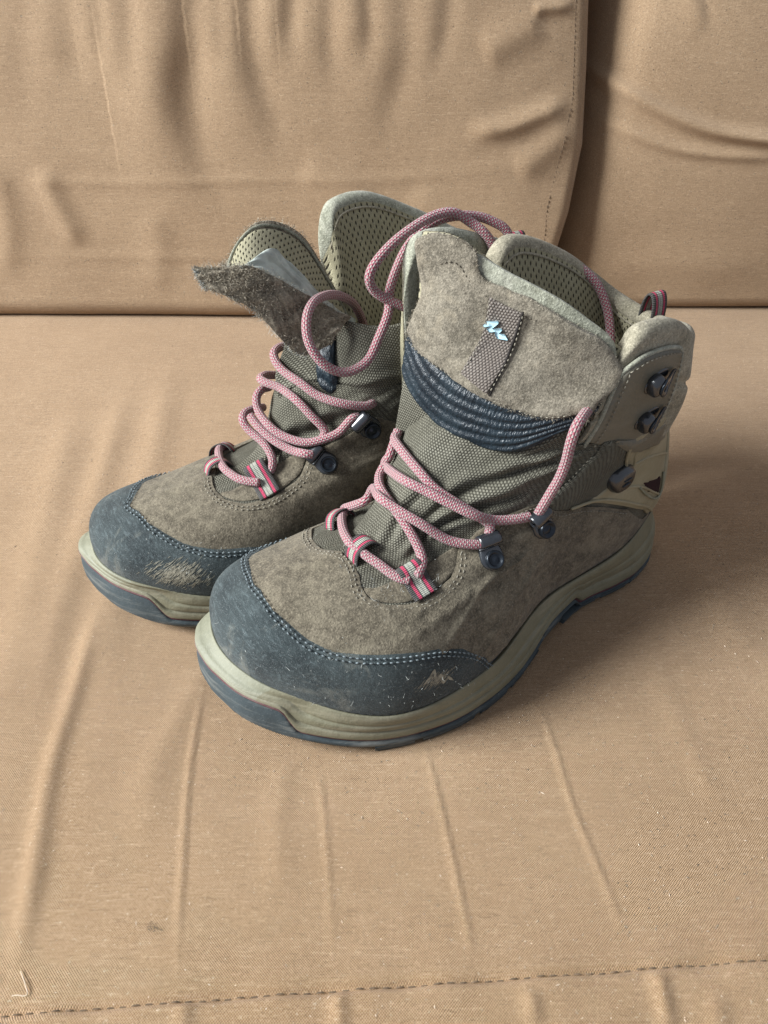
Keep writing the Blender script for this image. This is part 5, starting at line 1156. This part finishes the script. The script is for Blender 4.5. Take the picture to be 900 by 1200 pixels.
def build_sofa():
    # seat -------------------------------------------------------------------
    xs = np.r_[np.linspace(-1.15, -.62, 30)[:-1], np.linspace(-.62, .62, 760), np.linspace(.62, 1.15, 30)[1:]]
    ys = np.r_[np.linspace(.03, .085, 20)[:-1], np.linspace(.085, .46, 420), np.linspace(.46, .80, 160)[1:], np.linspace(.80, 1.02, 14)[1:]]
    X, Y = np.meshgrid(xs, ys, indexing='ij'); Z = folds(X, Y, SEAT_FOLDS)+wob(X, Y, 3)*.045+wob(X, Y, 8, 20, 30, 120, (1, .35))*.03
    se = np.array(SEAM); ysm = np.interp(X, se[:, 0], se[:, 1]); q = Y-ysm
    Z -= .0026*np.exp(-(q/.0011)**2); Z -= .006*sstep(-q, 0, .03)+.03*sstep(-q, .02, .10)**2
    Z -= .0007*np.sin(X*170+np.sin(X*40))*np.exp(-np.abs(q)/.006)
    for bx, by, sx, sy, rot, dp in ((.045, .30, .16, .065, .53, .0055), (-.03, .37, .16, .065, .53, .0055)):
        ca, sa = math.cos(rot), math.sin(rot); u = (X-bx)*ca+(Y-by)*sa; v = -(X-bx)*sa+(Y-by)*ca; Z -= dp*np.exp(-(u/sx)**4-(v/sy)**4)
    V = np.stack([X, Y, Z], -1).reshape(-1, 3); nu, nv = X.shape
    # skirt
    F = grid_faces(nu, nv).tolist(); b = len(V); ed = [i*nv for i in range(nu)]; V = np.vstack([V, V[ed]-np.array([0, -.02, .10]), V[ed]-np.array([0, -.02, .30])])
    for i in range(nu-1): F += [[ed[i+1], ed[i], b+i, b+i+1], [b+i+1, b+i, b+nu+i, b+nu+i+1]]
    seat = mk('seat_cushion', V, F, M['seat']); seat['label'] = 'wide tan cloth seat cushion with creases and a stitched seam, under both boots'; seat['category'] = 'cushion'
    def z_at(x, y):
        i = np.clip(np.searchsorted(xs, x), 1, nu-1); j = np.clip(np.searchsorted(ys, y), 1, nv-1); return Z[i, j]
    # seam stitches in the groove
    V = []; F = []; rs = np.random.RandomState(5); x = -.30
    while x < .30:
        L = .0036; y = float(np.interp(x, se[:, 0], se[:, 1]))+rs.uniform(-.00015, .00015); y2 = float(np.interp(x+L, se[:, 0], se[:, 1])); r = .00032; z0 = z_at(x, y)+.0002; k = len(V)
        for t, rr, dz in ((0, .2, -.0005), (.25, 1, .0002), (.75, 1, .0002), (1, .2, -.0005)):
            for a in range(6): V.append((x+L*t, y+(y2-y)*t+math.cos(a*1.047)*r*rr, z0+dz+math.sin(a*1.047)*r*rr))
        for i in range(3):
            for a in range(6): F.append([k+i*6+a, k+i*6+(a+1) % 6, k+i*6+6+(a+1) % 6, k+i*6+6+a])
        x += .0046+rs.uniform(0, .0006)
    mk('seam_stitching', V, F, M['seam'], seat, kind='stuff')
    # lint and pills caught in the cloth
    V = []; F = []; n = 1800
    px = rs.uniform(-.40, .50, n); py = .10+.62*rs.rand(n)**1.4
    for x, y in zip(px, py):
        z = z_at(x, y)+.0002; k = len(V); a = rs.uniform(0, 6.28); L = rs.choice([.0004, .0006, .0010], p=[.65, .28, .07])*rs.uniform(.7, 1.3); w_ = rs.uniform(.00018, .00035); ca, sa = math.cos(a), math.sin(a)
        V += [(x-ca*L, y-sa*L, z), (x-sa*w_, y+ca*w_, z), (x+ca*L, y+sa*L, z), (x+sa*w_, y-ca*w_, z), (x, y, z+w_*1.3)]; F += [(k, k+4, k+1), (k+1, k+4, k+2), (k+2, k+4, k+3), (k+3, k+4, k)]
    mk('cloth_pilling', V, [f[::-1] for f in F], M['lint'], seat, kind='stuff', smooth=False)
    # curled stray thread and a dark snag
    pts = [(-.1392, .1150, 0), (-.1380, .1135, 0), (-.1362, .1112, .0004), (-.1345, .1088, .0002), (-.1335, .1070, 0), (-.1352, .1066, 0), (-.1376, .1070, 0), (-.1394, .1066, 0)]
    pts = [(x, y, z_at(x, y)+.0007+q) for x, y, q in pts]; t = tube('x', pts, .00023, None, None, sides=8, step=.0005)
    th = mk('stray_thread', t['V'], t['F'], M['lint']); th['label'] = 'short pale stray thread curled on the seat at the lower left, above the seam'; th['category'] = 'thread'
    V = []; F = []
    for _ in range(15):
        x, y = -.0932+rs.randn()*.0022, .1306+rs.randn()*.0010; z = z_at(x, y)+.0004; k = len(V); a = rs.uniform(0, 3.1); L = rs.uniform(.0005, .0015)
        V += [(x-math.cos(a)*L, y-math.sin(a)*L, z), (x+math.cos(a)*L, y+math.sin(a)*L, z+.0003), (x+.0003, y+.0004, z+.0005)]; F.append((k, k+1, k+2))
    mk('cloth_snag', V, F, M['seam'], seat, kind='stuff', smooth=False)

    # back cushions -------------------------------------------------------------
    def back(name, label, xr, side, y0, kk, fl, R=.05, zt=.62, xfar=1.15, seed=1, bulge=.02, Rb=.022):
        """side = -1: cushion lies left of its edge curve xr(z); +1: right of it"""
        a = np.r_[0, .0006*1.25**np.arange(1, 19)]; a = a[a < .03]; a = np.r_[a, np.linspace(.03, .62, 520), np.linspace(.62, xfar, 20)[1:]]
        z = np.r_[0, .0006*1.3**np.arange(1, 13)]; z = z[z < .014]; z = np.r_[z, np.linspace(.014, .34, 300), np.linspace(.34, zt, 30)[1:]]
        A, Z = np.meshgrid(a, z, indexing='ij'); X = xr(Z)+side*A
        dep = R*(1-np.sqrt(np.clip(1-(1-np.clip(A/R, 0, 1))**2, 0, 1)))+Rb*(1-np.sqrt(np.clip(1-(1-np.clip(Z/Rb, 0, 1))**2, 0, 1)))
        fold = folds(X, Z, fl, True)*np.clip(Z/.02, 0, 1)
        Yv = y0+kk*Z+dep-fold-bulge*np.sin(np.pi*np.clip(Z/.5, 0, 1))*(1-np.exp(-A/.05))+wob(X, Z, seed, 24, 5, 40)*.11+wob(X, Z, seed+4, 24, 30, 130, (1, .35))*.10+wob(X+.03*np.sin(Z*14), Z, seed+9, 18, 60, 160, (1, .2))*.10*sstep(Z, .08, .28)
        Zv = Z-.0004
        G = np.stack([X, Yv, Zv], -1); nA, nZ = A.shape
        # turn the edge round to the back and the bottom under
        e = [G[0]+np.array([side*q*.6, q, 0]) for q in (.12, .08, .04, .015)]; G = np.concatenate([np.stack(e), G], 0)
        b = [G[:, :1]+np.array([0, q, .0]) for q in (.15, .08, .03)]; G = np.concatenate(b+[G], 1)
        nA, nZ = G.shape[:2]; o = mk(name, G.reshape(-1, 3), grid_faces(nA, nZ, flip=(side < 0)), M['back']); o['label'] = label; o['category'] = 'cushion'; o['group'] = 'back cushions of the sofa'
        return o, (A, Z, X, Yv)
    EL = np.array(EDGE_L)[::-1]
    xrl = lambda z: np.interp(z, EL[:, 1], EL[:, 0])
    L, (A, Z, X, Yv) = back('back_cushion', 'left tan back cushion with crumpled vertical folds and a hemmed right edge', xrl, -1, .722, .16, BACK_FOLDS, R=.012, seed=11, bulge=.012)
    # hem seam thread down the right border
    sl = np.array(SEAM_L)[::-1]; V = []; F = []; zz = .004
    def yat(x, z):
        i = np.argmin(np.abs(A[:, 0]-(xrl(z)-x))); j = min(np.searchsorted(Z[0], z), Z.shape[1]-1); return Yv[i, j]
    while zz < .33:
        z1 = zz+.0032; x0 = float(np.interp(zz, sl[:, 1], sl[:, 0])); x1 = float(np.interp(z1, sl[:, 1], sl[:, 0])); k = len(V)
        for (x, z, rr) in ((x0, zz, .2), ((x0+x1)/2, (zz+z1)/2, 1), (x1, z1, .2)):
            y = yat(x, z); V += [(x+math.cos(t)*.00045*rr, y+math.sin(t)*.00045*rr-.0001, z) for t in np.arange(6)*1.047]
        for i in range(2):
            for t in range(6): F.append([k+i*6+t, k+i*6+(t+1) % 6, k+i*6+6+(t+1) % 6, k+i*6+6+t])
        zz += .0042
    mk('hem_stitching', V, F, M['seam'], L, kind='stuff')
    xrr = lambda z: .172+.10*0+np.interp(z, [0, .03, .2, .3], [.012, .004, .012, .020])
    back('back_cushion', 'plump tan back cushion at the right with a curved diagonal crease', xrr, 1, .752, .13, RIGHT, R=.05, seed=21, bulge=.036, Rb=.016)
    # wall of the sofa behind
    V = [(-1.3, 1.02, -.3), (1.3, 1.02, -.3), (1.3, 1.10, .75), (-1.3, 1.10, .75)]; nx = 20
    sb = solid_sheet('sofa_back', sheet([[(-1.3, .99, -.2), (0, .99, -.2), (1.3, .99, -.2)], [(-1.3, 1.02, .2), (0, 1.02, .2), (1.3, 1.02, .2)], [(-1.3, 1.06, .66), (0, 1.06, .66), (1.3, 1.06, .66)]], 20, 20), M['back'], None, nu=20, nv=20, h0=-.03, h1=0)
    sb['label'] = 'dark upholstered sofa frame glimpsed in the gap between the two back cushions'; sb['category'] = 'sofa frame'

build_sofa()
build_near(near)
build_far(far)
